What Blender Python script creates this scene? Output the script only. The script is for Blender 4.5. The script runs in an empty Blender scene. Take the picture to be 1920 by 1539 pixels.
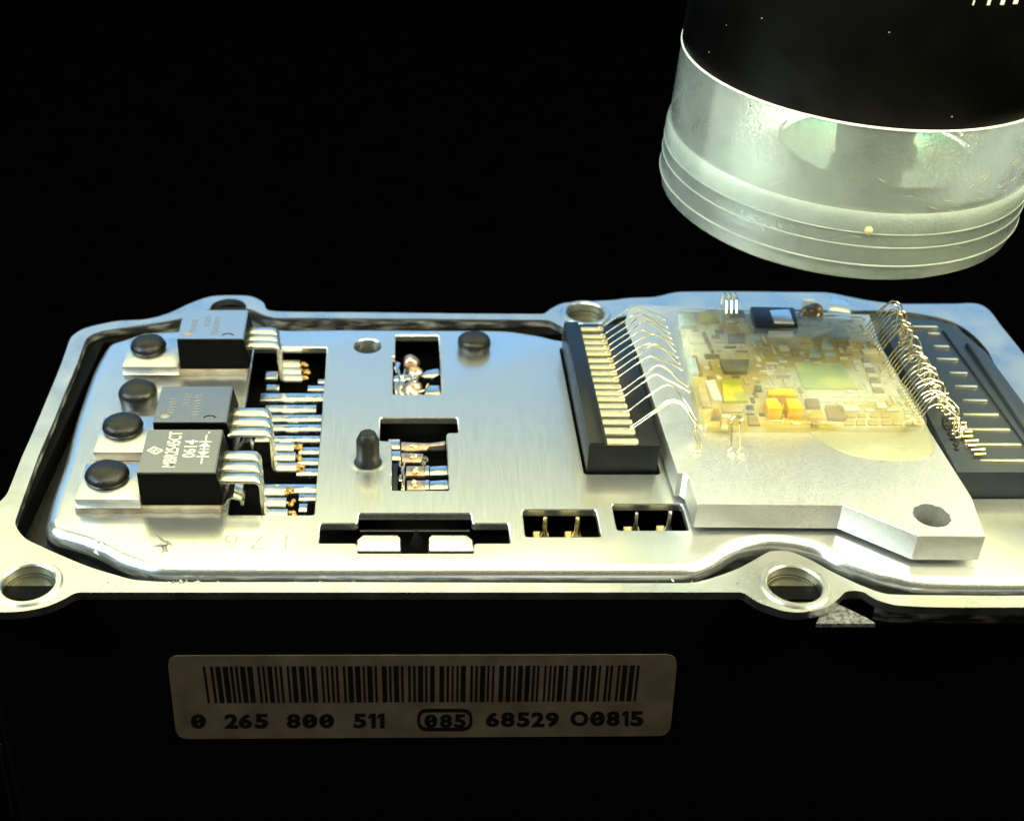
import bpy, bmesh, math, random
from mathutils import Vector, Matrix
from mathutils.noise import noise as nz_
from mathutils.geometry import delaunay_2d_cdt
random.seed(7)
R = math.radians
S = bpy.context.scene
COL = S.collection

# ------------------------------------------------------------------ camera (units: centimetres)
CAM_H, FPX, PPX, PPY = 9.8, 2526.0, 735.0, 769.5          # camera height, focal length and principal point in photo pixels
PITCH = math.atan(1710 / 2526)
sp, cp = math.sin(PITCH), math.cos(PITCH)
cam = bpy.data.cameras.new('camera'); camo = bpy.data.objects.new('camera', cam); COL.objects.link(camo)
camo.location = (0, 0, CAM_H); camo.rotation_euler = (math.pi / 2 - PITCH, 0, 0)
cam.sensor_fit = 'HORIZONTAL'; cam.sensor_width = 36; cam.lens = 36 * FPX / 1920
cam.shift_x = (960 - PPX) / 1920; cam.shift_y = (PPY - 769.5) / 1920
cam.clip_start = 0.1; cam.clip_end = 600
cam.dof.use_dof = True; cam.dof.focus_distance = 15.7; cam.dof.aperture_fstop = 0.38
S.camera = camo

# ------------------------------------------------------------------ world, lamps, exposure
w = bpy.data.worlds.new('World'); S.world = w; w.use_nodes = True
w.node_tree.nodes['Background'].inputs[0].default_value = (0, 0, 0, 1)
w.node_tree.nodes['Background'].inputs[1].default_value = 0
S.view_settings.view_transform = 'Standard'; S.view_settings.look = 'None'
S.view_settings.exposure = 0; S.view_settings.gamma = 1
S.cycles.use_denoising = True
S.cycles.max_bounces = 10; S.cycles.transparent_max_bounces = 40
S.cycles.sample_clamp_indirect = 6

def area(name, target, dist, az, el, sx, sy, radiance, col, spread=180):
    """A rectangular lamp at azimuth az (0 = behind the unit, + = right), elevation el, facing the target."""
    l = bpy.data.lights.new(name, 'AREA'); l.shape = 'RECTANGLE'; l.size = sx; l.size_y = sy
    l.energy = radiance * math.pi * sx * sy; l.color = col; l.spread = R(spread)
    o = bpy.data.objects.new(name, l); COL.objects.link(o)
    d = Vector((math.sin(R(az)) * math.cos(R(el)), math.cos(R(az)) * math.cos(R(el)), math.sin(R(el))))
    t = Vector(target); o.location = t + d * dist
    o.rotation_euler = (-d).to_track_quat('-Z', 'Y').to_euler()
    return o
T0 = (1.5, 13.5, 0)
area('blue_window', T0, 60, 0, 19, 140, 30, 1.05, (0.22, 0.55, 1.0))
area('warm_panel', T0, 55, 8, 55, 110, 24, 2.4, (1.0, 0.98, 0.48))
area('bench_lamp', (2.6, 12.0, 0), 7.6, 0, 90, 15, 4, 9.2, (1.0, 0.97, 0.60))
area('key_side', T0, 40, 102, 40, 20, 20, 12.0, (1.0, 0.97, 0.58))
area('left_side', T0, 40, -102, 38, 20, 20, 13.0, (0.72, 0.94, 1.0))
area('front_fill', (1.5, 11, -1), 45, 172, 18, 16, 10, 3.2, (1.0, 0.86, 0.62))

# ------------------------------------------------------------------ helpers
def U(u, v, z=0.0):
    """Photo pixel -> point of the real horizontal plane at height z."""
    a = (u - PPX) / FPX; b = (v - PPY) / FPX
    d = Vector((a, cp - b * sp, -sp - b * cp)); t = (z - CAM_H) / d.z
    return Vector((d.x * t, d.y * t, z))
def V(u, v, y):
    """Photo pixel -> point of the real vertical plane at depth y."""
    a = (u - PPX) / FPX; b = (v - PPY) / FPX
    d = Vector((a, cp - b * sp, -sp - b * cp)); t = y / d.y
    return Vector((d.x * t, y, CAM_H + d.z * t))
def UX(l, z=0.0): return [tuple(U(a, b, z)[:2]) for a, b in l]
def rect(l, z=0.0):
    """front-left, front-right, back-right, back-left pixels -> axis-aligned x0,x1,y0,y1"""
    q = UX(l, z)
    return ((q[0][0] + q[3][0]) / 2, (q[1][0] + q[2][0]) / 2, (q[0][1] + q[1][1]) / 2, (q[2][1] + q[3][1]) / 2)

WORLD = {}
def empty(name, loc, label=None, cat=None, group=None):
    o = bpy.data.objects.new(name, None); COL.objects.link(o); o.location = loc
    o.empty_display_size = .3
    WORLD[o] = Vector(loc)
    if label: o['label'] = label
    if cat: o['category'] = cat
    if group: o['group'] = group
    return o
def obj(name, bm, m, parent=None, smooth=False, label=None, angle=35):
    """Link a bmesh given in world coordinates as ONE mesh object with its origin at its own base."""
    bmesh.ops.recalc_face_normals(bm, faces=bm.faces)
    me = bpy.data.meshes.new(name)
    vs = [v.co for v in bm.verts]
    c = Vector(((min(v.x for v in vs) + max(v.x for v in vs)) / 2, (min(v.y for v in vs) + max(v.y for v in vs)) / 2, min(v.z for v in vs)))
    bmesh.ops.translate(bm, verts=bm.verts, vec=-c)
    if smooth:
        for f in bm.faces: f.smooth = True
        for e in bm.edges:
            if len(e.link_faces) == 2 and e.calc_face_angle(0) > R(angle): e.smooth = False
    bm.to_mesh(me); bm.free()
    me.materials.append(m)
    o = bpy.data.objects.new(name, me); COL.objects.link(o)
    WORLD[o] = c
    if parent is not None:
        o.parent = parent; o.location = c - WORLD[parent]
    else: o.location = c
    if label: o['label'] = label
    return o
def dup(src, name, loc, parent, scale=None):
    o = src.copy(); o.name = name; COL.objects.link(o); o.parent = parent
    WORLD[o] = Vector(loc); o.location = Vector(loc) - WORLD[parent]
    if scale: o.scale = scale
    return o
def BM(): return bmesh.new()
def box(bm, x0, x1, y0, y1, z0, z1, bev=0.0, seg=2):
    r = bmesh.ops.create_cube(bm, size=1)
    for v in r['verts']:
        v.co = Vector((x0 if v.co.x < 0 else x1, y0 if v.co.y < 0 else y1, z0 if v.co.z < 0 else z1))
    if bev:
        es = list({e for v in r['verts'] for e in v.link_edges})
        bmesh.ops.bevel(bm, geom=es, offset=bev, segments=seg, profile=.5, affect='EDGES')
    return bm
def prism(bm, poly, z0, z1, bev=0.0):
    """polygon (x,y) list extruded"""
    n = len(poly)
    a = [bm.verts.new((p[0], p[1], z0)) for p in poly]; b = [bm.verts.new((p[0], p[1], z1)) for p in poly]
    fs = [bm.faces.new(a), bm.faces.new(b)]
    for i in range(n): fs.append(bm.faces.new((a[i], a[(i + 1) % n], b[(i + 1) % n], b[i])))
    if bev:
        bmesh.ops.recalc_face_normals(bm, faces=fs)
        bmesh.ops.bevel(bm, geom=[e for e in fs[1].edges], offset=bev, segments=2, profile=.5, affect='EDGES')
    return bm
def fill(bm, loops, z):
    """flat face set: outer loop then holes"""
    flat = [Vector((p[0], p[1])) for L in loops for p in L]; ed = []; o = 0
    for L in loops:
        ed += [(o + k, o + (k + 1) % len(L)) for k in range(len(L))]; o += len(L)
    V2, _, F2, *_r = delaunay_2d_cdt(flat, ed, [], 0, 1e-6)
    vs = [bm.verts.new((p.x, p.y, z)) for p in V2]
    def inp(P, x, y):
        c = False
        for i in range(len(P)):
            xa_, ya_ = P[i][0], P[i][1]; xb_, yb_ = P[i - 1][0], P[i - 1][1]
            if (ya_ > y) != (yb_ > y) and x < (xb_ - xa_) * (y - ya_) / (yb_ - ya_) + xa_: c = not c
        return c
    for t in F2:
        cx, cy = sum(V2[i].x for i in t) / 3, sum(V2[i].y for i in t) / 3
        if inp(loops[0], cx, cy) and not any(inp(h, cx, cy) for h in loops[1:]): bm.faces.new([vs[i] for i in t])
    return vs
def walls(bm, loop, z0, z1):
    a = [bm.verts.new((p[0], p[1], z0)) for p in loop]; b = [bm.verts.new((p[0], p[1], z1)) for p in loop]
    n = len(loop)
    for i in range(n): bm.faces.new((a[i], a[(i + 1) % n], b[(i + 1) % n], b[i]))
def slab(bm, outer, holes, z0, z1, bottom=True, outer_wall=True):
    fill(bm, [outer] + holes, z1)
    if bottom: fill(bm, [outer] + holes, z0)
    if outer_wall: walls(bm, outer, z0, z1)
    for h in holes: walls(bm, h, z0, z1)
    return bm
def lathe(bm, prof, c, n=40, axis=None, cap=True):
    """profile [(r,h)] turned about the axis through c"""
    ax = Vector(axis or (0, 0, 1)).normalized()
    e1 = Vector((0, 1, 0)).cross(ax).normalized(); e2 = ax.cross(e1)
    c = Vector(c); rings = []
    for r, h in prof:
        rings.append([bm.verts.new(c + ax * h + e1 * (r * math.cos(2 * math.pi * k / n)) + e2 * (r * math.sin(2 * math.pi * k / n))) for k in range(n)])
    for a, b in zip(rings, rings[1:]):
        for k in range(n): bm.faces.new((a[k], a[(k + 1) % n], b[(k + 1) % n], b[k]))
    if cap:
        bm.faces.new(rings[0]); bm.faces.new(rings[-1])
    return bm
def tube(bm, pts, r, n=8, radii=None):
    pts = [Vector(p) for p in pts]; rings = []
    up = Vector((0.13, 0.95, 0.2)).normalized()
    for i, p in enumerate(pts):
        t = (pts[min(i + 1, len(pts) - 1)] - pts[max(i - 1, 0)]).normalized()
        s = t.cross(up)
        if s.length < 1e-4: s = t.cross(Vector((1, 0, 0)))
        s.normalize(); q = s.cross(t); rr = radii[i] if radii else r
        rings.append([bm.verts.new(p + (s * math.cos(2 * math.pi * k / n) + q * math.sin(2 * math.pi * k / n)) * rr) for k in range(n)])
    for a, b in zip(rings, rings[1:]):
        for k in range(n): bm.faces.new((a[k], a[(k + 1) % n], b[(k + 1) % n], b[k]))
    bm.faces.new(rings[0]); bm.faces.new(rings[-1])
    return bm
def ball(bm, c, r, sz=1.0, n=10):
    q = bmesh.ops.create_uvsphere(bm, u_segments=n, v_segments=max(6, n // 2), radius=r)
    for v in q['verts']: v.co = Vector((v.co.x, v.co.y, v.co.z * sz)) + Vector(c)
    return bm
def strip(bm, path, y0, y1, th):
    """flat strip of metal: path of (x,z), width y0..y1, thickness th"""
    P = [Vector((a, 0, b)) for a, b in path]; rings = []
    for i, p in enumerate(P):
        t = (P[min(i + 1, len(P) - 1)] - P[max(i - 1, 0)]).normalized()
        nrm = Vector((-t.z, 0, t.x)); h = nrm * th / 2
        b = .012
        rings.append([bm.verts.new(q) for q in (
            Vector((p.x - h.x, y0, p.z - h.z)), Vector((p.x - h.x, y1, p.z - h.z)),
            Vector((p.x + h.x * .6, y1, p.z + h.z * .6)), Vector((p.x + h.x, y1 - b, p.z + h.z)),
            Vector((p.x + h.x, y0 + b, p.z + h.z)), Vector((p.x + h.x * .6, y0, p.z + h.z * .6)))])
    for a, b in zip(rings, rings[1:]):
        for k in range(6): bm.faces.new((a[k], a[(k + 1) % 6], b[(k + 1) % 6], b[k]))
    bm.faces.new(rings[0]); bm.faces.new(rings[-1])
    return bm
def smooth_path(pts, n=8, closed=False):
    P = [Vector(p).to_3d() if len(p) == 2 else Vector(p) for p in pts]; out = []; m = len(P)
    for i in range(m if closed else m - 1):
        if closed: p0, p1, p2, p3 = P[(i - 1) % m], P[i], P[(i + 1) % m], P[(i + 2) % m]
        else: p0, p1, p2, p3 = P[max(i - 1, 0)], P[i], P[i + 1], P[min(i + 2, m - 1)]
        # centripetal-ish: limit tangents so that long straight runs stay straight
        L = (p2 - p1).length
        t1 = (p2 - p0).normalized() * min(L, (p1 - p0).length if (p1 - p0).length > 1e-6 else L)
        t2 = (p3 - p1).normalized() * min(L, (p3 - p2).length if (p3 - p2).length > 1e-6 else L)
        k = n if L > .12 else max(2, n // 3)
        for j in range(k):
            t = j / k
            h1, h2, h3, h4 = 2*t**3 - 3*t**2 + 1, -2*t**3 + 3*t**2, t**3 - 2*t**2 + t, t**3 - t**2
            out.append(p1 * h1 + p2 * h2 + t1 * h3 + t2 * h4)
    if not closed: out.append(P[-1])
    return out
def rounded(poly, r, n=4):
    """round the corners of a polygon"""
    out = []; m = len(poly)
    for i in range(m):
        p = Vector(poly[i][:2]); a = Vector(poly[i - 1][:2]) - p; b = Vector(poly[(i + 1) % m][:2]) - p
        d = min(r, a.length * .45, b.length * .45)
        s = p + a.normalized() * d; e = p + b.normalized() * d
        for j in range(n + 1):
            t = j / n; out.append(tuple((s * (1 - t) ** 2 + p * 2 * t * (1 - t) + e * t * t)[:2]))
    return out
def circ(c, r, n=28, ry=None): return [(c[0] + r * math.cos(2 * math.pi * k / n), c[1] + (ry or r) * math.sin(2 * math.pi * k / n)) for k in range(n)]
def offset(poly, d):
    """inward offset of a dense closed outline (orientation independent)"""
    n = len(poly); A = sum(poly[i][0] * poly[(i + 1) % n][1] - poly[(i + 1) % n][0] * poly[i][1] for i in range(n)); sg = 1 if A > 0 else -1
    out = []
    for i in range(n):
        t = (Vector(poly[(i + 1) % n][:2]) - Vector(poly[i - 1][:2])).normalized()
        nr = Vector((-t.y, t.x)) * sg
        out.append((poly[i][0] + nr.x * d, poly[i][1] + nr.y * d))
    return out
_fonts = {}
def glyphs(text, bold=0.0, size=1.0, spacing=1.0):
    """(verts, faces) of a text in the built-in font, lying in the xy plane"""
    cu = bpy.data.curves.new('t', 'FONT'); cu.body = text; cu.size = size; cu.offset = bold; cu.space_character = spacing
    cu.resolution_u = 3
    o = bpy.data.objects.new('t', cu); COL.objects.link(o)
    dg = bpy.context.evaluated_depsgraph_get(); me = o.evaluated_get(dg).to_mesh()
    vs = [v.co.copy() for v in me.vertices]; fs = [tuple(p.vertices) for p in me.polygons]
    o.evaluated_get(dg).to_mesh_clear(); bpy.data.objects.remove(o); bpy.data.curves.remove(cu)
    return vs, fs
def place(bm, g, fn):
    vs = [bm.verts.new(fn(v)) for v in g[0]]
    for f in g[1]:
        try: bm.faces.new([vs[i] for i in f])
        except ValueError: pass
def gbox(g):
    xs = [v.x for v in g[0]]; ys = [v.y for v in g[0]]
    return min(xs), max(xs), min(ys), max(ys)

# ------------------------------------------------------------------ materials
def mat(name, col, metal=0.0, rough=0.5, spec=0.5, col2=None, nscale=6.0, stretch=(1, 1, 1), rvar=0.0, bump=0.0, bscale=None, bstretch=None, detail=4, trans=0.0, ior=1.5, coat=0.0, ramp=(.35, .65), alpha=1.0):
    m = bpy.data.materials.new(name); m.use_nodes = True
    N, L = m.node_tree.nodes, m.node_tree.links; b = N['Principled BSDF']
    b.inputs['Base Color'].default_value = (*col, 1); b.inputs['Metallic'].default_value = metal
    b.inputs['Roughness'].default_value = rough; b.inputs['Specular IOR Level'].default_value = spec
    b.inputs['IOR'].default_value = ior; b.inputs['Transmission Weight'].default_value = trans
    b.inputs['Coat Weight'].default_value = coat; b.inputs['Alpha'].default_value = alpha
    tc = N.new('ShaderNodeTexCoord')
    def noise(sc, st, det=4):
        mp = N.new('ShaderNodeMapping'); mp.inputs['Scale'].default_value = st; L.new(tc.outputs['Object'], mp.inputs['Vector'])
        t = N.new('ShaderNodeTexNoise'); t.inputs['Scale'].default_value = sc; t.inputs['Detail'].default_value = det
        L.new(mp.outputs['Vector'], t.inputs['Vector']); return t
    if col2 or rvar:
        t = noise(nscale, stretch, detail)
        if col2:
            r = N.new('ShaderNodeValToRGB'); r.color_ramp.elements[0].position, r.color_ramp.elements[1].position = ramp
            r.color_ramp.elements[0].color = (*col, 1); r.color_ramp.elements[1].color = (*col2, 1)
            L.new(t.outputs['Fac'], r.inputs['Fac']); L.new(r.outputs['Color'], b.inputs['Base Color'])
        if rvar:
            mr = N.new('ShaderNodeMapRange'); mr.inputs['From Min'].default_value = .3; mr.inputs['From Max'].default_value = .7
            mr.inputs['To Min'].default_value = max(.02, rough - rvar); mr.inputs['To Max'].default_value = rough + rvar
            L.new(t.outputs['Fac'], mr.inputs['Value']); L.new(mr.outputs['Result'], b.inputs['Roughness'])
    if bump:
        t2 = noise(bscale or nscale * 4, bstretch or stretch, 5)
        bp = N.new('ShaderNodeBump'); bp.inputs['Strength'].default_value = bump; bp.inputs['Distance'].default_value = .02
        L.new(t2.outputs['Fac'], bp.inputs['Height']); L.new(bp.outputs['Normal'], b.inputs['Normal'])
    return m
M = {}
M['plate'] = mat('brushed_aluminium', (.86, .88, .88), .95, .26, col2=(.88, .895, .89), nscale=3, stretch=(14, .9, 1), rvar=.012, bump=.006, bscale=5, bstretch=(60, 1.6, 1))
M['flange'] = mat('sealed_aluminium', (.80, .81, .80), 1, .30, col2=(.83, .84, .83), nscale=2.2, rvar=.05, bump=.03, bscale=9)
M['carrier'] = mat('cast_aluminium', (.84, .85, .83), 1, .42, col2=(.92, .92, .90), nscale=40, rvar=.06, bump=.24, bscale=48, detail=6)
M['engrave'] = mat('engraved_aluminium', (.26, .25, .20), 1, .5, bump=.1, bscale=30)
M['tin'] = mat('tinned_copper', (.80, .81, .82), 1, .22, col2=(.9, .9, .88), nscale=9, rvar=.08, bump=.10, bscale=14)
M['tab'] = mat('nickel_tab', (.80, .81, .80), 1, .34, col2=(.88, .88, .86), nscale=7, rvar=.06, bump=.08, bscale=20)
M['leg'] = mat('tinned_lead', (.86, .82, .66), 1, .32, col2=(.92, .90, .80), nscale=8, rvar=.06, bump=.06, bscale=14)
M['olive_metal'] = mat('olive_bushing', (.10, .10, .065), .7, .5, bump=.3, bscale=8)
M['shade_stained'] = mat('shade_stained_wall', (.05, .05, .05), .6, .45, col2=(.46, .46, .43), nscale=3.2, stretch=(1, 1, 4), rvar=.1, bump=.5, bscale=7, detail=9, ramp=(.46, .66))  # dark base paints in groove shade; grey blotches are sealant residue
M['gold'] = mat('gold_plating', (.86, .66, .28), 1, .22, col2=(.95, .80, .45), nscale=14, rvar=.08, bump=.1, bscale=30)
M['pad'] = mat('gold_flashed_pad', (.90, .78, .44), .9, .40, col2=(.95, .88, .66), nscale=10, rvar=.06)
M['wire'] = mat('aluminium_wire', (.92, .82, .55), 1, .20)
M['solder'] = mat('flux_stained_joint', (.20, .10, .03), .3, .25, col2=(.75, .50, .14), nscale=22, ramp=(.42, .58), rvar=.1, bump=.3, bscale=30)
M['copper'] = mat('bare_copper', (.55, .40, .32), 1, .35, col2=(.70, .55, .45), nscale=14, rvar=.1, bump=.15, bscale=20)
M['black'] = mat('black_housing_plastic', (.0015, .0015, .0015), 0, .55, .06, bump=.15, bscale=40)
M['rubber'] = mat('black_rivet_plastic', (.008, .008, .008), 0, .36, .4, bump=.25, bscale=34, rvar=.1, nscale=8)
M['epoxy'] = mat('moulded_epoxy', (.002, .002, .002), 0, .5, .06, bump=.10, bscale=60)
M['epoxy_sheen'] = mat('dull_sheen_epoxy', (.03, .03, .025), 0, .42, 1.0, bump=.05, bscale=60, ior=2.3)  # top-face copies with raised reflectance, standing in for grazing sheen
M['epoxy_slate_sheen'] = mat('slate_sheen_epoxy', (.02, .022, .03), 0, .26, 1.0, bump=.03, bscale=60, ior=3.0)
M['epoxy_pale_sheen'] = mat('pale_sheen_epoxy', (.05, .05, .05), 0, .26, 1.0, bump=.03, bscale=60, ior=4.6)
M['strip'] = mat('slate_connector_plastic', (.003, .004, .005), 0, .34, .45, bump=.08, bscale=40, rvar=.06, nscale=5)
M['slate'] = mat('blue_grey_connector_plastic', (.022, .030, .040), 0, .38, .7, bump=.08, bscale=30, rvar=.05, nscale=5)
M['thermal'] = mat('brown_thermal_pad', (.22, .17, .12), 0, .5, .3, col2=(.34, .29, .23), nscale=5, bump=.3, bscale=9)
M['ink'] = mat('laser_marking', (.62, .62, .50), 0, .6, .2)
M['faint'] = mat('worn_marking', (.10, .11, .11), 0, .5, 1.0, ior=2.0)
M['table'] = mat('black_backdrop_cloth', (.0004, .0004, .0004), 0, 1, 0, col2=(.0007, .0007, .0007), nscale=3)
M['sticker'] = mat('dull_foil_label', (.094, .066, .046), .0, .55, .1, col2=(.135, .098, .070), nscale=2.4, bump=.12, bscale=5, detail=8, rvar=.08)  # dark brownish base with lighter mottling
M['print'] = mat('black_label_print', (.003, .003, .003), 0, .7, .1)
M['seal'] = mat('grey_sealant', (.03, .03, .032), 0, .6, .3, col2=(.20, .20, .21), nscale=20, bump=.6, bscale=30)
M['burr'] = mat('torn_aluminium', (.86, .86, .82), 1, .28, bump=.5, bscale=20)
M['dark_metal'] = mat('recess_shade_metal', (.008, .009, .009), .3, .5, col2=(.13, .135, .13), nscale=2.2, stretch=(1, 1, 3), rvar=.1, bump=.4, bscale=7, detail=8, ramp=(.45, .75))  # near-black base stands in for shade inside recesses, mottled grey
M['ceramic'] = mat('hazed_ceramic', (.44, .35, .11), 0, .35, .5, col2=(.60, .62, .52), nscale=.9, ramp=(.46, .60), bump=.06, bscale=20)  # pale noise patches put the gel's hazy reflection into the board colour
M['lime'] = mat('lime_chip', (.58, .56, .02), 0, .3, .5, col2=(.40, .42, .05), nscale=5, ramp=(.5, .56))
M['olive'] = mat('olive_chip', (.14, .13, .05), 0, .35, .5, col2=(.18, .17, .08), nscale=5)
M['sage'] = mat('sage_chip', (.38, .50, .22), 0, .28, .5, col2=(.55, .60, .24), nscale=2.5, ramp=(.48, .6))
M['amber'] = mat('amber_capacitor', (.62, .34, .02), 0, .25, .6, col2=(.78, .52, .08), nscale=4)
M['brown'] = mat('brown_resistor', (.22, .15, .05), 0, .35, .5, col2=(.34, .25, .10), nscale=8)
M['mist'] = mat('pale_blue_chip', (.36, .48, .52), 0, .3, .5, col2=(.5, .58, .58), nscale=5)
M['beige'] = mat('beige_resistor', (.40, .32, .13), 0, .4, .5, col2=(.52, .44, .22), nscale=6)
M['white'] = mat('white_glass_pad', (.66, .66, .58), 0, .3, .5, col2=(.76, .77, .72), nscale=6)
M['trace'] = mat('silver_trace', (.78, .76, .62), .6, .35, .5)
M['tar'] = mat('dark_burnt_resin', (.05, .03, .012), 0, .2, .6, col2=(.32, .22, .03), nscale=5, ramp=(.4, .62), coat=.5)

def glaze(name, tint, gloss=.05, base=(.8, .8, .7), body=0.0, bump=.1, bscale=6):
    """clear soft gel: lets light straight through, tinted, with a glossy skin"""
    m = bpy.data.materials.new(name); m.use_nodes = True; N, L = m.node_tree.nodes, m.node_tree.links
    N.remove(N['Principled BSDF']); out = N['Material Output']
    tr = N.new('ShaderNodeBsdfTransparent'); tr.inputs[0].default_value = (*tint, 1)
    gl = N.new('ShaderNodeBsdfGlossy'); gl.inputs['Roughness'].default_value = gloss
    df = N.new('ShaderNodeBsdfTranslucent'); df.inputs[0].default_value = (*base, 1)
    d2 = N.new('ShaderNodeBsdfDiffuse'); d2.inputs[0].default_value = (*base, 1)
    md = N.new('ShaderNodeMixShader'); md.inputs[0].default_value = .6; L.new(df.outputs[0], md.inputs[1]); L.new(d2.outputs[0], md.inputs[2])
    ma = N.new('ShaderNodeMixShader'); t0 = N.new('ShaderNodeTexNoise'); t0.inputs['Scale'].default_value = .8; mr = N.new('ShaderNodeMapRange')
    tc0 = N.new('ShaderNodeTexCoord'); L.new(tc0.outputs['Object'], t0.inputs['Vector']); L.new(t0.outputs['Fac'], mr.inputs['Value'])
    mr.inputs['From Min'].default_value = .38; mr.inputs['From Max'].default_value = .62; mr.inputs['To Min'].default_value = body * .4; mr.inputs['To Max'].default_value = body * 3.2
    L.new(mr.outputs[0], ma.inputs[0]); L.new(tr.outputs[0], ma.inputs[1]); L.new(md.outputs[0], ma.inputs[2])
    fr = N.new('ShaderNodeFresnel'); fr.inputs[0].default_value = 1.42
    tc = N.new('ShaderNodeTexCoord'); t = N.new('ShaderNodeTexNoise'); t.inputs['Scale'].default_value = bscale; L.new(tc.outputs['Object'], t.inputs['Vector'])
    bp = N.new('ShaderNodeBump'); bp.inputs['Strength'].default_value = bump; bp.inputs['Distance'].default_value = .05
    L.new(t.outputs['Fac'], bp.inputs['Height']); L.new(bp.outputs[0], gl.inputs['Normal']); L.new(bp.outputs[0], fr.inputs['Normal'])
    mx = N.new('ShaderNodeMixShader'); L.new(fr.outputs[0], mx.inputs[0]); L.new(ma.outputs[0], mx.inputs[1]); L.new(gl.outputs[0], mx.inputs[2])
    L.new(mx.outputs[0], out.inputs[0]); return m
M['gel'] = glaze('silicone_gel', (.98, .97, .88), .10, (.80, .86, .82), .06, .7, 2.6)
M['spill'] = glaze('silicone_gel_spill', (.96, .95, .84), .10, (.70, .69, .46), .14, .5, 2.5)

# ------------------------------------------------------------------ table
bm = BM(); box(bm, -90, 90, -40, 140, -4.7, -4.2)
t = obj('table', bm, M['table']); t['kind'] = 'structure'

# ------------------------------------------------------------------ control unit: housing, flange, base plate
CU = empty('control_unit', (1.6, 14, -4.2), 'opened electronic control unit with bare silver plate over a black plastic housing', 'control unit')
ZF = -.02
fl_out = [(-60, 985), (-20, 952), (0, 940), (15, 922), (41, 857), (61, 812), (112, 690), (132, 635), (150, 620), (175, 611), (222, 602), (272, 599), (315, 588), (350, 572),
          (375, 562), (397, 556), (430, 554), (470, 556), (493, 567), (504, 582), (560, 585), (700, 586), (860, 588), (1000, 589), (1020, 588), (1035, 578), (1060, 568), (1147, 563), (1182, 559), (1228, 557), (1273, 548),
          (1380, 547), (1480, 548), (1551, 549), (1588, 556), (1630, 564), (1683, 570), (1781, 570), (1842, 573), (1880, 615), (1917, 661), (1960, 720), (2010, 800), (2090, 960), (2130, 1050), (2130, 1110), (2100, 1136),
          (1920, 1138), (1762, 1138), (1680, 1134), (1642, 1123), (1620, 1110), (1603, 1107), (1586, 1109), (1572, 1122), (1549, 1138), (1507, 1147), (1470, 1145), (1425, 1130), (1406, 1119), (1390, 1110), (1300, 1110),
          (950, 1110), (600, 1110), (300, 1110), (170, 1110), (150, 1110), (137, 1113), (119, 1123), (88, 1136), (44, 1145), (0, 1147), (-40, 1144), (-72, 1128), (-88, 1090), (-80, 1030)]
fl_in = [(29, 975), (33, 992), (49, 1010), (75, 1023), (110, 1039), (166, 1062), (221, 1079), (254, 1087), (320, 1091), (600, 1091), (950, 1092), (1200, 1093), (1297, 1092), (1342, 1081), (1387, 1064), (1429, 1041), (1447, 1033), (1481, 1034), (1519, 1049), (1567, 1075),
         (1624, 1101), (1669, 1114), (1800, 1116), (1920, 1116), (2020, 1112), (2050, 1080), (2030, 1000), (1960, 860), (1900, 745), (1868, 690), (1850, 655), (1815, 620), (1770, 598), (1690, 584),
         (1600, 582), (1450, 580), (1300, 580), (1180, 590), (1120, 612), (1070, 620), (1045, 608), (1025, 600), (860, 598), (700, 597), (560, 596), (523, 596), (500, 592), (470, 580), (440, 576), (400, 578), (370, 588), (325, 600), (275, 608), (225, 615), (190, 621), (172, 628), (160, 638), (145, 680), (122, 735), (100, 790), (72, 855)]
pl_out = [(82, 975), (88, 992), (104, 1002), (124, 1008), (159, 1018), (192, 1032), (221, 1048), (265, 1063), (294, 1070), (340, 1072), (600, 1073), (950, 1073), (1200, 1073), (1277, 1072), (1312, 1066), (1350, 1049), (1369, 1036), (1395, 1024), (1440, 1017), (1492, 1021), (1537, 1032), (1575, 1052), (1650, 1079), (1687, 1088), (1725, 1096),
          (1800, 1098), (1920, 1098), (2000, 1090), (1990, 1020), (1930, 880), (1880, 780), (1840, 700), (1810, 650), (1780, 622), (1740, 606), (1690, 598), (1560, 592), (1400, 592), (1290, 594), (1200, 604), (1140, 628), (1060, 632), (1010, 622), (940, 613), (800, 612), (640, 611), (540, 612), (490, 606), (440, 600), (390, 602), (330, 614), (270, 618), (232, 630), (200, 642), (172, 690), (140, 780), (120, 855), (95, 925)]
def dense(l, z, n=6): return [tuple(p[:2]) for p in smooth_path([tuple(U(a, b, z)[:2]) for a, b in l], n, True)]
FO, FI, PO = dense(fl_out, ZF), dense(fl_in, ZF), dense(pl_out, 0)

def hole(cx, cy, px_right, z): 
    c = U(cx, cy, z); return (c.x, c.y), abs(U(px_right, cy, z).x - c.x)
holes = [hole(53, 1094, 103, ZF), hole(1490, 1097, 1541, ZF), hole(1098, 588, 1134, ZF), hole(428, 577, 462, ZF)]
bm = BM(); slab(bm, FO, [FI] + [circ(c, r) for c, r in holes], -.125, ZF)
bmesh.ops.remove_doubles(bm, verts=bm.verts, dist=1e-5)
flange = obj('flange', bm, M['flange'], CU, label='silver mounting flange running round the whole unit')
for k, (c, r) in enumerate(holes):
    if k == 3: continue
    bm = BM(); n = 32
    lathe(bm, [(r * 1.30, ZF + .003), (r * 1.22, ZF + .022), (r * 1.06, ZF + .022), (r * 1.0, ZF + .006), (r * .985, -.11)], (c[0], c[1], 0), n, cap=False)
    obj('hole_rim', bm, M['flange'], flange, True)
    bm = BM(); lathe(bm, [(r * .98, -.127), (r * .93, -.13), (r * .90, -.15), (r * .86, -.165), (.01, -.165)], (c[0], c[1], 0), n, cap=False)
    obj('mounting_sleeve', bm, M['olive_metal'], CU, True)

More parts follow.
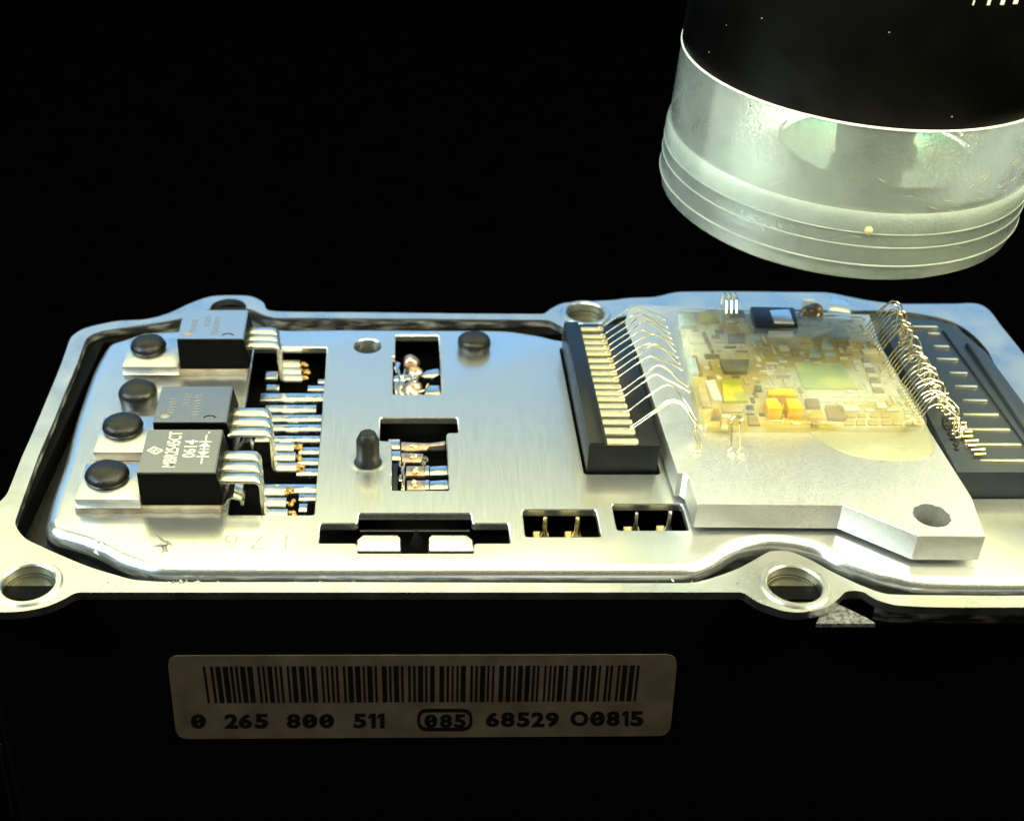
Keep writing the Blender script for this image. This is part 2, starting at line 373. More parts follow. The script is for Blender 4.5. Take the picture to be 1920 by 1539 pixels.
# housing: a black tub whose front wall carries the barcode label
HX0, HY0 = V(14, 1470, 11.0).x, 11.0
hout = rounded([(HX0, HY0), (7.9, HY0), (8.3, 16.3), (7.4, 17.0), (-4.3, 16.6)], .25, 5)
bm = BM(); prism(bm, hout, -4.2, -.461); obj('housing', bm, M['black'], CU, label='black plastic tub under the flange')
bm = BM(); slab(bm, hout, [offset(hout, .22)], -.461, -.127); obj('housing_rim', bm, M['black'], CU)
bm = BM(); tube(bm, [V(1, 1395, 10.985), V(3, 1428, 10.985), V(25, 1530, 10.985)], .006, 6); obj('housing_corner_edge', bm, M['rubber'], CU)

bm = BM(); walls(bm, offset(FI, .004), -.42, -.05); obj('groove_wall', bm, M['shade_stained'], CU, True, 'dirty grey inner wall of the channel')
# groove floor, dark sealing channel between flange and plate
bm = BM(); slab(bm, offset(FI, .004), [offset(PO, .05)], -.460, -.42); obj('sealing_groove', bm, M['rubber'], CU, label='dark channel between flange and plate')

# windows cut through the base plate
def win(l, z=0.0):
    x0, x1, y0, y1 = rect(l, z); return x0, x1, y0, y1
WB = (-1.93, -.895, 12.30, 16.06)                               # tall window under the transistor leads
big = [(WB[0], WB[2]), (WB[1], WB[2]), (WB[1], WB[3]), (WB[0], WB[3])]
q = rect([(733, 740), (831, 740), (823, 628), (737, 628)])
W2 = q
x_l = U(737, 650).x
small = [(q[0], q[2]), (q[1], q[2]), (q[1], q[3]), (x_l + .02, q[3]), (x_l + .02, U(0, 667).y), (q[0], U(0, 667).y)]
yA, yB, yC = U(0, 920).y, U(0, 812).y, U(0, 782).y
xa, xb, xc, xd = U(733, 900).x, U(842, 880).x, U(711, 795).x, U(860, 795).x
W3 = (xa, xb, yA, yC, xc, xd, yB)
tee = [(xa, yA), (xb, yA), (xb, yB), (xd, yB), (xd, yC), (xc, yC), (xc, yB - .18), (xa, yB - .18)]
fy = [U(0, v).y for v in (1038, 1019, 980, 961)]
fx = [U(597, 1000).x, U(669, 1000).x, U(888, 1000).x, U(957, 1000).x]
W4 = (fx, fy)
front = [(fx[1], fy[0]), (fx[2], fy[0]), (fx[2], fy[1]), (fx[3], fy[1]), (fx[3], fy[2]), (fx[2], fy[2]), (fx[2], fy[3]), (fx[1], fy[3]), (fx[1], fy[2]), (fx[0], fy[2]), (fx[0], fy[1]), (fx[1], fy[1])]
W5 = rect([(984, 1007), (1129, 1007), (1119, 954), (977, 954)]); W6 = rect([(1154, 995), (1292, 995), (1282, 944), (1147, 944)])
r4 = lambda W: [(W[0], W[2]), (W[1], W[2]), (W[1], W[3]), (W[0], W[3])]
c_hole, r_hole = hole(689, 649, 716, 0)
CX0, CX1, CY0, CY1 = 2.36, 3.22, 13.14, 16.02                     # left connector strip
conn = [(CX0 - .035, CY0 - .05), (CX1 + .04, CY0 - .05), (CX1 + .04, CY1 + .02), (CX0 - .035, CY1 + .02)]
RY0 = 12.66
rcon = [(6.55, RY0 - .05), (8.05, RY0 - .05), (7.95, 15.0), (7.55, 16.15), (6.75, 16.4)]
cuts = [rounded(big, .05), rounded(small, .05), rounded(tee, .05), rounded(front, .04), rounded(r4(W5), .05), rounded(r4(W6), .05), circ(c_hole, r_hole, 24), rounded(conn, .05), rounded(rcon, .06)]
PLT = -.095
bm = BM()
RAD = .17
prof = [(RAD * (1 - math.sin(a)), -RAD * (1 - math.cos(a))) for a in [math.pi / 2 * k / 6 for k in range(7)]]   # (inset, z)
rings = []
for ins, z in prof: rings.append([bm.verts.new((p[0], p[1], z)) for p in offset(PO, ins)])
rings.append([bm.verts.new((p[0], p[1], -.27)) for p in offset(PO, -.005)])
rings.append([bm.verts.new((p[0], p[1], -.40)) for p in offset(PO, -.01)])
rings.append([bm.verts.new((p[0], p[1], -.425)) for p in offset(PO, -.03)])
n = len(PO)
for a, b in zip(rings, rings[1:]):
    for k in range(n): bm.faces.new((a[k], a[(k + 1) % n], b[(k + 1) % n], b[k]))
inner = [v.co.copy() for v in rings[0]]
top = [[(v.x, v.y) for v in inner]] + cuts
vs = fill(bm, top, 0.0)
bmesh.ops.remove_doubles(bm, verts=bm.verts, dist=1e-5)
for h in cuts:                                                    # window edges: a small rounded lip then the cut wall
    lo = offset(h, -.0); a = [bm.verts.new((p[0], p[1], 0)) for p in h]
    b = [bm.verts.new((p[0], p[1], -.012)) for p in offset(h, .010)]; c = [bm.verts.new((p[0], p[1], PLT)) for p in offset(h, .010)]
    m = len(h)
    for A, B in ((a, b), (b, c)):
        for k in range(m): bm.faces.new((A[k], A[(k + 1) % m], B[(k + 1) % m], B[k]))
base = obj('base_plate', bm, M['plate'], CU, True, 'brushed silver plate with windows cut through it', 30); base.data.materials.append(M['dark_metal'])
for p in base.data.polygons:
    if p.center.z + WORLD[base].z < -.15: p.material_index = 1  # lower rim darkened in colour to imitate groove shade

bm = BM(); lathe(bm, [(r_hole + .012, -.070), (r_hole * .6, -.085), (.01, -.09)], (*c_hole, 0), 24, cap=False); obj('hole_floor', bm, M['rubber'], CU, True)
# stamped number, upside down as seen from the front, and dents
g = glyphs('176', -.012, .33, 1.55); gb = gbox(g)
x0, x1 = U(421, 1016).x, U(537, 1016).x; y0, y1 = U(0, 1028).y, U(0, 1003).y
bm = BM()
place(bm, g, lambda v: Vector((x1 - (v.x - gb[0]) / (gb[1] - gb[0]) * (x1 - x0), y1 - (v.y - gb[2]) / (gb[3] - gb[2]) * (y1 - y0), .0025)))
o = obj('stamped_number', bm, M['engrave'], base, label='number 176 stamped upside down'); o['kind'] = 'stuff'
def scar(cx, cy, pts, z=.0):
    bm = BM()
    for (ax, ay, bx, by, wd, hh) in pts:
        a, b = U(ax, ay, z), U(bx, by, z); d = (b - a); nn = Vector((-d.y, d.x, 0)).normalized() * wd
        m = (a + b) / 2 + Vector((0, 0, hh))
        va = [bm.verts.new(v) for v in (a, m + nn, b, m - nn)]; k = bm.verts.new(m + Vector((0, 0, hh)))
        for i in range(4): bm.faces.new((va[i], va[(i + 1) % 4], k))
    return bm
obj('dent', scar(0, 0, [(290, 1000, 318, 1024, .012, .006), (285, 1024, 322, 1018, .02, .012), (302, 1040, 316, 1014, .018, .012), (318, 1036, 300, 1022, .02, .01), (308, 1012, 326, 1024, .015, .01)], .001), M['engrave'], base)
obj('dent', scar(0, 0, [(165, 1020, 215, 1000, .02, .010), (176, 1012, 204, 1030, .03, .02), (192, 1022, 216, 1008, .014, .012), (172, 1030, 186, 1042, .02, .02)], -.02), M['burr'], base)
bm = BM()
for k in range(40):
    u = random.choice([random.uniform(310, 380), random.uniform(170, 1350)]); p = U(u, 1090 + random.uniform(-1.5, 1.5), ZF)
    s = random.uniform(.006, .02)
    a = [bm.verts.new(p + Vector((random.uniform(-1, 1) * s * 2, random.uniform(-.5, .5) * s, 0))) for _ in range(3)]; a.append(bm.verts.new(p + Vector((random.uniform(-1, 1) * s, random.uniform(-1, 1) * s, s * 1.2))))
    for t_ in ((0, 1, 2), (0, 1, 3), (1, 2, 3), (0, 2, 3)): bm.faces.new([a[i] for i in t_])
o = obj('burrs', bm, M['burr'], CU); o['kind'] = 'stuff'
bm = BM(); prism(bm, [(0, 0), (1, 0), (1, 1), (0, 1)], 0, 1); bm.free()
bm = BM()
P_ = ((1531, 1169), (1548, 1157), (1566, 1149), (1582, 1147), (1604, 1154), (1630, 1163), (1642, 1169))
a = [V(p[0], 1169.5, 10.62) + Vector((0, (1169.5 - p[1]) * .014, (1169.5 - p[1]) * .0005)) for p in P_]
f1 = [bm.verts.new(v) for v in a]; f2 = [bm.verts.new(v + Vector((0, 0, -.05))) for v in a]
bm.faces.new(f1); bm.faces.new(f2)
for i in range(len(a)): bm.faces.new((f1[i], f1[(i + 1) % len(a)], f2[(i + 1) % len(a)], f2[i]))
obj('sealant_flake', bm, M['seal'], CU, label='rough grey flake below the front lug')

# rivets and post
def rivet(px, py, z, r, skirt=.05, dome=.10):
    c = U(px, py, z + skirt); bm = BM()
    pr = [(r * .93, z), (r * .95, z + skirt * .3), (r, z + skirt * .8), (r * .985, z + skirt)]
    pr += [(r * .97 * math.cos(R(a)) ** .8, z + skirt + dome * math.sin(R(a))) for a in (12, 25, 40, 55, 70, 82)] + [(.005, z + skirt + dome)]
    lathe(bm, pr, (c.x, c.y, 0), 36); 
    for v in bm.verts: v.co.z += .016 * nz_(v.co * 5) * (v.co.z > z + skirt); v.co.x += .006 * nz_(v.co * 9)
    return obj('rivet', bm, M['rubber'], CU, True, angle=50)
rivet(201, 888, .215, .265); rivet(230, 797, .215, .255); rivet(278, 647, .215, .245)
rivet(258, 733, .0, .255, .17, .10); rivet(889, 640, .0, .235, .11, .10)
c = U(690, 866, 0); bm = BM()
lathe(bm, [(.175, 0), (.165, .02), (.150, .05), (.143, .12), (.142, .33), (.136, .345), (.098, .425), (.092, .430), (.086, .424), (.01, .420)], (c.x, c.y, 0), 32)
obj('locating_post', bm, M['rubber'], CU, True, 'tall black tapered pin with worn grey tip')
bm = BM(); lathe(bm, [(.235, .0015), (.19, .004), (.176, .004)], (c.x, c.y, 0), 32, cap=False); obj('post_collar', bm, M['plate'], CU, True)

# lead-frame strips in the tall window
ZS = -.18
rows = [(703, 498, 522, .13), (714, 596, 616, .05), (725, 499, 524, .07), (727, 577, 611, .07), (744, 488, 610, .12), (765, 497, 593, .10), (783, 500, 608, .09), (801, 500, 606, .09), (822, 478, 606, .08),
        (844, 560, 602, .09), (864, 558, 601, .09), (884, 556, 599, .09), (915, 490, 597, .11), (932, 560, 597, .07), (951, 560, 576, .10)]
for (py, xl, xr, wd) in rows:
    a, b = U(xl, py, ZS + .01), U(xr, py, ZS + .01); bm = BM()
    wd = wd * 1.25 + .035; x1 = min(b.x, WB[1] + .03); y0 = a.y - wd / 2; y1 = a.y + wd / 2; L = x1 - a.x
    mid = a.x + L * .45
    if L > .4: poly = [(a.x, y0), (mid - .1, y0), (mid - .05, y0 - .02), (mid + .05, y0 - .02), (mid + .1, y0), (x1, y0), (x1, y1), (a.x, y1)]
    else: poly = [(a.x, y0), (x1, y0), (x1, y1), (a.x, y1)]
    prism(bm, poly, ZS - .05, ZS + .01, .012); obj('lead_frame_strip', bm, M['tin'], CU, True)
    bm = BM()
bm = BM(); prism(bm, [(WB[0] + .02, WB[2] + .02), (WB[0] + .13, WB[2] + .02), (WB[0] + .13, WB[2] + .1), (WB[0] + .02, WB[2] + .1)], -.25, -.17, .01); obj('lead_frame_strip', bm, M['tin'], CU)

# contents of the smaller windows
def terminal(l, z, th, m, name='terminal', bev=.012, lab=None):
    bm = BM(); prism(bm, UX(l, z), z - th, z, bev); return obj(name, bm, m, CU, True, lab)
# rear window
terminal([(742, 739), (760, 739), (760, 700), (735, 704), (736, 725)], -.16, .04, M['tin'])
terminal([(740, 676), (751, 680), (744, 702), (737, 690)], -.13, .05, M['tin'])
terminal([(788, 704), (800, 694), (822, 690), (828, 700), (812, 708), (796, 707)], -.14, .05, M['tin'])
terminal([(795, 739), (805, 722), (828, 722), (832, 740)], -.16, .05, M['tin'])
terminal([(735, 712), (770, 712), (786, 706), (770, 702), (738, 704)], -.15, .03, M['tin'])
for (cx, cy, rx, ry, hz) in ((770, 684, 16, 9, .13), (776, 699, 15, 7, .09), (772, 732, 20, 9, .12)):
    p = U(cx, cy, -.18); bm = BM(); rr = abs(U(cx + rx, cy, -.18).x - p.x)
    ball(bm, p, rr, hz / rr, 22)
    for v in bm.verts: v.co += (v.co - p) * (.35 * nz_(v.co * 9))
    obj('coil', bm, M['copper'], CU, True)
for pts in ([(747, 694), (753, 708), (760, 694)], [(769, 704), (777, 717), (783, 706)], [(746, 731), (753, 742), (761, 728)], [(786, 735), (797, 732), (803, 721)]):
    bm = BM(); tube(bm, smooth_path([U(*pts[0], -.1), U(*pts[1], -.08), U(*pts[2], -.06)], 5), .018, 8); obj('wire_end', bm, M['wire'], CU, True)
# middle tee window
terminal([(728, 841), (750, 841), (750, 823), (728, 823)], -.13, .05, M['tin'])
terminal([(730, 862), (752, 862), (751, 845), (730, 845)], -.13, .05, M['tin'])
terminal([(752, 842), (762, 845), (800, 843), (806, 836), (834, 834), (836, 826), (806, 830), (795, 830), (752, 828)], -.12, .03, M['copper'])
terminal([(754, 866), (790, 866), (794, 850), (752, 848)], -.13, .04, M['copper'])
for dy, sx in ((0, 0), (27, 1)):
    terminal([(760 + sx * 3, 891 + dy), (803, 891 + dy), (803, 873 + dy), (762 + sx, 873 + dy)], -.13, .05, M['copper'], 'contact_pad')
    terminal([(806, 890 + dy), (840 + sx, 889 + dy), (839 + sx, 872 + dy), (806, 874 + dy)], -.12, .05, M['tin'])
    terminal([(797, 890 + dy), (805, 890 + dy), (805, 872 + dy), (797, 872 + dy)], -.115, .04, M['tin'], 'spring_leg')
    terminal([(752, 905 + dy * .5), (759, 905 + dy * .5), (758, 876 + dy * .5), (751, 876 + dy * .5)], -.13, .05, M['tin'], 'spring_leg')
terminal([(733, 919), (746, 919), (746, 868), (733, 868)], -.14, .03, M['strip'], 'plastic_wall')
for (px, py) in ((775, 836), (776, 856), (779, 881), (779, 906)):
    bm = BM(); p = U(px, py, -.115)
    for k in range(5): ball(bm, p + Vector((random.uniform(-.03, .03), random.uniform(-.05, .05), 0)), random.uniform(.018, .034), .8, 8)
    obj('gold_bump', bm, M['gold'], CU, True)
for (px, py) in ((757, 876), (757, 902)):
    bm = BM(); tube(bm, smooth_path([U(px - 7, py - 10, -.09), U(px - 4, py, -.06), U(px + 1, py - 8, -.09)], 5), .016, 8); obj('wire_end', bm, M['gold'], CU, True)
bm = BM(); ball(bm, U(797, 862, -.1), .045, 1.2, 12); ball(bm, U(794, 870, -.1), .03, 1.3, 10); obj('glue_drop', bm, M['gel'], CU, True)
x0, x1 = W3[4] + .01, W3[5] - .01
bm = BM(); box(bm, x0, W3[1] - .01, W3[6] - .16, W3[6] - .02, -.3, -.14, .02); obj('plastic_wall', bm, M['strip'], CU)
# front window: two bent silver contacts and a small pyramid
for sgn, l in ((1, (668, 752)), (-1, (804, 889))):
    xl, xr = U(l[0], 1030, -.05).x, U(l[1], 1030, -.05).x; yb = U(0, 1032, -.02).y
    y_b, y_f = U(0, 998, -.03).y, U(0, 1031, -.08).y
    bm = BM(); ch = .07
    P = [(xl + (ch if sgn > 0 else 0), y_b), (xl, y_b - ch), (xl, y_f + .02), (xr, y_f + .02), (xr, y_b - .04), (xr - .04, y_b)]
    if sgn < 0: P = [(xl + .04, y_b), (xl, y_b - .04), (xl, y_f + .02), (xr, y_f + .02), (xr, y_b - ch), (xr - ch, y_b)]
    prism(bm, P, -.24, -.045, .045)
    for v in bm.verts:
        if v.co.z > -.12: v.co.z -= .065 * (y_b - v.co.y) / (y_b - y_f)
    obj('bent_contact', bm, M['leg'], CU, True)
    cx = U(628 if sgn > 0 else 921, 1000).x; bm = BM()
    for k in range(22):
        ball(bm, Vector((cx + random.uniform(-.13, .13), W4[1][1] + random.uniform(.0, .05), -.10 + random.uniform(-.02, .03))), random.uniform(.01, .028), .8, 6)
    o = obj('solder_crumbs', bm, M['burr'], CU, True); o['kind'] = 'stuff'
p = U(780, 1015, -.2); bm = BM()
bmesh.ops.create_cone(bm, cap_ends=True, segments=4, radius1=.10, radius2=.012, depth=.2, matrix=Matrix.Translation(p + Vector((0, .02, .05))) @ Matrix.Rotation(.5, 4, 'Z'))
obj('plastic_pyramid', bm, M['strip'], CU)
bm = BM(); box(bm, W4[0][1] + .02, W4[0][2] - .02, W4[1][3] - .13, W4[1][3] - .09, -.3, -.17, .01); obj('plastic_wall', bm, M['strip'], CU)
# pins in the two small windows
for (px, ptop, pbot, m, rr) in ((1020, 966, 1003, 'gold', .028), (1080, 969, 1003, 'gold', .03), (1190, 949, 994, 'tin', .022), (1252, 947, 992, 'tin', .026)):
    b = U(px, pbot, -.16); bm = BM()
    lathe(bm, [(rr * 2.3, -.17), (rr * 1.9, -.13), (rr, -.09), (rr, .06), (rr * .8, .10), (.003, .105)], (b.x, b.y - .0, 0), 14)
    obj('contact_pin', bm, M[m], CU, True)
    bm = BM(); box(bm, b.x - .12, b.x + .06, b.y - .03, b.y + .08, -.24, -.165, .01); obj('pin_socket', bm, M['beige'], CU)

# ------------------------------------------------------------------ left connector strip with its contact pads
ZC = .40
bm = BM(); box(bm, CX0, CX1, CY0, CY1, -.28, ZC, .02)
LC = obj('connector_strip', bm, M['strip'], CU, True, 'long black connector strip with gold pads beside the carrier')
bm = BM(); box(bm, CX0 + .005, CX0 + .20, CY0 + .004, CY1 - .005, ZC - .02, ZC + .035, .015); obj('strip_ledge', bm, M['strip'], LC, True)
ypix = [617, 631, 642, 653, 663, 676, 688, 700, 712, 725, 737, 748, 761, 775, 791, 808, 828]
pin_xy = []
for k, py in enumerate(ypix):
    wide = 1.35 if k in (13, 15) else 1.0
    y = U(1130, py, ZC + .02).y
    y = min(max(y, CY0 + .06), CY1 - .06)
    t_ = (py - 617) / 211
    xl, xr = 2.575 + .01 * t_, 2.885 + .075 * t_
    bm = BM(); hw = .055 * wide * (1.0 if py > 640 else .9)
    hw *= .90; prism(bm, [(xl, y - hw), (xr - .02, y - hw), (xr, y - hw * .6), (xr, y + hw * .6), (xr - .02, y + hw), (xl, y + hw)], ZC - .02, ZC + .028, .005)
    obj('contact_pad', bm, M['pad'], LC, True); pin_xy.append((xr, y))

# ------------------------------------------------------------------ right connector strip
ZR = .36
ra = [tuple(U(*p, ZR)[:2]) for p in ((1790, 882), (2060, 886), (1850, 660), (1800, 617), (1765, 600), (1640, 600))]
bm = BM(); prism(bm, [(6.62, RY0), (8.0, RY0), ra[2], ra[3], ra[4], (6.75, 16.35)], -.28, ZR, .02)
RC = obj('connector_strip', bm, M['slate'], CU, True, 'slate connector strip with long pins at the far edge of the carrier')
le = UX([(1768, 618), (1790, 622), (1960, 850), (1925, 835)], ZR + .03)
bm = BM(); prism(bm, le, ZR - .01, ZR + .03, .012); obj('strip_ledge', bm, M['slate'], RC, True)
le = UX([(1812, 640), (1830, 648), (1960, 830), (1945, 838)], ZR + .09)
bm = BM(); prism(bm, le, ZR - .01, ZR + .09, .03); obj('strip_rim', bm, M['slate'], RC, True)
Z8 = lambda x, y: (1560 + x * .2665, 530 + y * .2665)
for (y, xl, xr) in ((297, 500, 745), (345, 680, 760), (435, 720, 825), (525, 740, 888), (622, 830, 955), (716, 870, 1025), (815, 930, 1095), (915, 930, 1175), (1020, 925, 1255), (1125, 940, 1335), (1238, 1050, 1420)):
    a, b = U(*Z8(xl, y - 6), ZR + .05), U(*Z8(xr, y + 6), ZR + .03); bm = BM()
    L_ = b.x - a.x; dy = b.y - a.y
    prof_ = [(0, .030), (.35, .042), (.7, .05), (.95, .05), (1, .035)]
    prism(bm, [(a.x + f * L_, a.y + f * dy - w_ / 2) for f, w_ in prof_] + [(a.x + f * L_, a.y + f * dy + w_ / 2) for f, w_ in prof_[::-1]], ZR - .005, ZR + .022, .006)
    obj('connector_pin', bm, M['pad'] if y > 900 else M['leg'], RC, True)
for k in range(9):                                             # short gold stubs at the near end
    t_ = k / 8; a = U(*Z8(820 + 180 * t_, 960 + 250 * t_), ZR + .04); bm = BM()
    tube(bm, [a, a + Vector((.13 + .03 * (k % 2), 0, .01))], .022, 8); obj('contact_stub', bm, M['gold'], RC, True)
bm = BM()
for k in range(40):
    t_ = random.random(); ball(bm, U(*Z8(780 + 110 * t_ + random.uniform(-15, 15), 960 + 200 * t_ + random.uniform(-20, 20)), ZR + .01), random.uniform(.012, .03), .7, 6)
o = obj('grit', bm, M['strip'], RC, True); o['kind'] = 'stuff'

# ------------------------------------------------------------------ metalwork at the back edge
def back(name, l, z0, z1, m, bev=.02, lab=None):
    bm = BM(); prism(bm, UX(l, z1), z0, z1, bev); return obj(name, bm, m, CU, True, lab)
back('metal_block', [(1553, 580), (1598, 586), (1592, 560), (1556, 553)], -.1, .14, M['plate'], .06)
back('metal_flap', [(1506, 562), (1528, 564), (1526, 556), (1508, 554)], -.1, .05, M['plate'], .02)

# ------------------------------------------------------------------ power transistors
def transistor(name, x0, x1, y0, y1, tx0, ty0, ty1, lead_py, lead_px, zl, lab, marks, face='epoxy_sheen'):
    zb, zt = .075, .545
    e = empty(name, ((tx0 + x1) / 2, (y0 + y1) / 2, .0), lab, 'transistor', 'power transistors in a row on the plate')
    bm = BM()                                                   # body with slanted lead-side face
    v = [(x0, zb), (x1 + .05, zb), (x1 + .055, zb + .20), (x1, zt), (x0, zt)]
    A = [bm.verts.new((a, y0, b)) for a, b in v]; B = [bm.verts.new((a, y1, b)) for a, b in v]
    bm.faces.new(A); bm.faces.new(B)
    for i in range(5): bm.faces.new((A[i], A[(i + 1) % 5], B[(i + 1) % 5], B[i]))
    bmesh.ops.bevel(bm, geom=bm.edges[:], offset=.010, segments=2, affect='EDGES')
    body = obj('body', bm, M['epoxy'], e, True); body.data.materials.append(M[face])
    for p in body.data.polygons: p.material_index = 1 if p.normal.z > .6 else 0  # upward faces take the shinier copy that imitates grazing sheen
    bm = BM(); box(bm, tx0, x0 + .01, ty0, ty1, .08, .212, .010); obj('tab', bm, M['tab'], e, True)
    bm = BM(); n = 14
    top_ = [(tx0 - .02 + (x1 - tx0 + .04) * k / n, y0 - .055 + .014 * math.sin(k * 2.1) + .008 * random.random()) for k in range(n + 1)]
    prism(bm, top_ + [(x1 + .02, y1 + .03), (tx0 - .02, y1 + .03)], .002, .072, .015); obj('thermal_pad', bm, M['thermal'], e, True)
    for k, py in enumerate(lead_py):
        y = U(lead_px, py, zl).y; bm = BM(); xb = U(lead_px + 45 - (k * 5 if k else 0) * .4, py, zl).x
        path = [(x1 + .02, zl - .02), (x1 + .06, zl), (xb - .09, zl), (xb - .04, zl - .012), (xb - .01, zl - .05), (xb, zl - .11), (xb, ZS + .10), (xb + .012, ZS + .05), (xb + .05, ZS + .03), (xb + .28, ZS + .03)]
        strip(bm, path, y - .080, y + .080, .045); ld = obj('lead', bm, M['leg'], e, True, angle=60)
        bm = BM(); 
        for j in range(6): ball(bm, Vector((xb + .33 + random.uniform(-.05, .05), y + random.uniform(-.04, .04), ZS + .03)), random.uniform(.02, .04), .8, 8)
        obj('solder_joint', bm, M['solder'] if name != 'rear' else M['solder'], ld, True)
    marks(body, x0, x1, y0, y1, zt)
    return e
ZM = .002
def side_text(bm, s, xa, xb, ya, yb, z, bold=.0):
    """text that runs away from the viewer: its baseline lies at xb, its first letter at ya"""
    g = glyphs(s, bold, 1.0); q = gbox(g)
    place(bm, g, lambda v: Vector((xb - (v.y - q[2]) / (q[3] - q[2]) * (xb - xa), ya + (v.x - q[0]) / (q[1] - q[0]) * (yb - ya), z)))
def bar(bm, a, b, wd, z):
    a, b = Vector((*a, z)), Vector((*b, z)); d = b - a; nn = Vector((-d.y, d.x, 0)).normalized() * wd / 2
    bm.faces.new([bm.verts.new(p) for p in (a - nn, b - nn, b + nn, a + nn)])
def marks1(body, x0, x1, y0, y1, z):
    W, H = x1 - x0, y1 - y0; X = lambda f: x0 + f * W; Y = lambda f: y0 + f * H
    bm = BM(); side_text(bm, 'MBR2545CT', X(.30), X(.475), Y(.12), Y(.94), z + ZM, .012)
    obj('marking', bm, M['ink'], body)
    bm = BM(); side_text(bm, '0614', X(.53), X(.70), Y(.34), Y(.74), z + ZM, .012); obj('marking', bm, M['ink'], body)
    bm = BM(); cx = X(.80); lw = .018                            # two diodes back to back
    bar(bm, (cx, Y(.20)), (cx, Y(.86)), lw, z + ZM)
    for yc, s in ((.36, 1), (.70, -1)):
        bar(bm, (cx - .075, Y(yc)), (cx + .075, Y(yc)), lw, z + ZM + .0005)
        v = [Vector((cx - .07, Y(yc) + s * .10, z + ZM + .001)), Vector((cx + .07, Y(yc) + s * .10, z + ZM + .001)), Vector((cx, Y(yc) + s * .01, z + ZM + .001))]
        bm.faces.new([bm.verts.new(p) for p in v])
    bar(bm, (cx - .05, Y(.53)), (cx + .06, Y(.53)), lw, z + ZM + .0012); ball(bm, (cx + .02, Y(.92), z + ZM), .014, .05, 8)
    obj('diode_symbol', bm, M['ink'], body)
    bm = BM(); c = (X(.165), Y(.50))                             # small diamond emblem
    for a, b in (((-.09, .0), (-.02, .075)), ((-.02, .075), (.09, .0)), ((.09, 0), (.02, -.075)), ((.02, -.075), (-.09, 0))):
        bar(bm, (c[0] + a[0], c[1] + a[1]), (c[0] + b[0], c[1] + b[1]), .016, z + ZM)
    for dx, dy in ((-.02, .025), (.02, -.025)):
        pts = [(c[0] + dx + .028 * math.cos(k), c[1] + dy + .028 * math.sin(k)) for k in [i * .7 for i in range(9)]]
        for a, b in zip(pts, pts[1:]): bar(bm, a, b, .013, z + ZM + .0006)
    obj('emblem', bm, M['ink'], body)
def marks2(body, x0, x1, y0, y1, z):
    W, H = x1 - x0, y1 - y0; X = lambda f: x0 + f * W; Y = lambda f: y0 + f * H
    bm = BM(); pts = [(X(.76) + .075 * math.cos(R(a)), Y(.10) + .07 * math.sin(R(a))) for a in range(20, 161, 14)]
    for a, b in zip(pts, pts[1:]): bar(bm, a, b, .018, z + ZM)
    obj('ejector_mark', bm, M['print'], body)
    bm = BM(); bm.faces.new([bm.verts.new((*p, z + ZM)) for p in circ((X(.15), Y(.17)), .055, 18, .045)]); obj('pin_one_dot', bm, M['thermal'], body)
    bm = BM(); side_text(bm, 'L7', X(.16), X(.28), Y(.25), Y(.62), z + ZM); side_text(bm, '0514', X(.36), X(.46), Y(.42), Y(.80), z + ZM); side_text(bm, 'P75NF', X(.50), X(.62), Y(.18), Y(.86), z + ZM)
    bm.free()
    bm = BM()
    for fx_, fy0, fy1 in ((.21, .25, .66), (.40, .45, .82), (.55, .2, .75)):
        y = fy0
        while y < fy1: bar(bm, (X(fx_ - .045), Y(y)), (X(fx_ + .045), Y(y + .02)), .022, z + ZM); y += .075
    obj('worn_marking', bm, M['faint'], body)
TR = [transistor('power_transistor', -2.93, -2.03, 12.395, 13.27, -3.67, 12.33, 13.03, (896, 875, 854), 445, .38, 'front transistor, its grey-sheened face printed 0614 in pale characters', marks1)]
TR.append(transistor('power_transistor', -2.895, -2.005, 13.41, 14.22, -3.63, 13.26, 14.02, (810, 791, 773), 465, .38, 'middle transistor with a black arc mark on its blue-sheened face', marks2, 'epoxy_slate_sheen'))
TR.append(transistor('power_transistor', -2.86, -1.98, 15.36, 16.14, -3.60, 15.20, 15.93, (646, 634, 621), 480, .38, 'rear transistor, its pale face catching blue light under the back lug', marks2, 'epoxy_pale_sheen'))
for (l, z) in (((413, 455, 905, 950), .10), ((445, 470, 815, 845), .12)):      # bright folded clips beneath the leads
    a, b = U(l[0], l[3], .02), U(l[1], l[2], .14); bm = BM()
    strip(bm, [(a.x, .01), (a.x + .06, .05), (a.x + .10, .13), (a.x + .16, .15), (b.x, .12), (b.x + .02, .03)], a.y, b.y, .03)
    obj('folded_clip', bm, M['tin'], CU, True)

# ------------------------------------------------------------------ hybrid circuit on its thick carrier plate
ZK, ZB = .40, .485
HC = empty('hybrid_circuit', (5.0, 14, .05), 'gel coated amber circuit board wired on a thick pale aluminium plate with stepped front edge', 'circuit')
kp = [(1308, 944), (1580, 946), (1722, 1004), (1848, 1005), (1822, 932), (1746, 812), (1648, 640), (1630, 590), (1290, 574), (1180, 572), (1172, 606), (1197, 667), (1271, 886), (1281, 886), (1290, 892)]
kw = UX(kp, ZK); kh, kr = hole(1747, 967, 1782, ZK)
bm = BM(); slab(bm, kw, [circ(kh, kr, 30)], .06, ZK)
bmesh.ops.remove_doubles(bm, verts=bm.verts, dist=1e-4)
es = [e for e in bm.edges if len(e.link_faces) == 2 and all(abs(v.co.z - ZK) < 1e-4 for v in e.verts) and e.calc_face_angle(0) > .8]
bmesh.ops.bevel(bm, geom=es, offset=.008, segments=2, affect='EDGES')
obj('carrier_plate', bm, M['carrier'], HC, label='thick grainy plate with a round hole and stepped front edge')
bm = BM(); lathe(bm, [(kr - .004, .08), (.01, .08)], (*kh, 0), 24, cap=False); obj('hole_floor', bm, M['dark_metal'], HC)
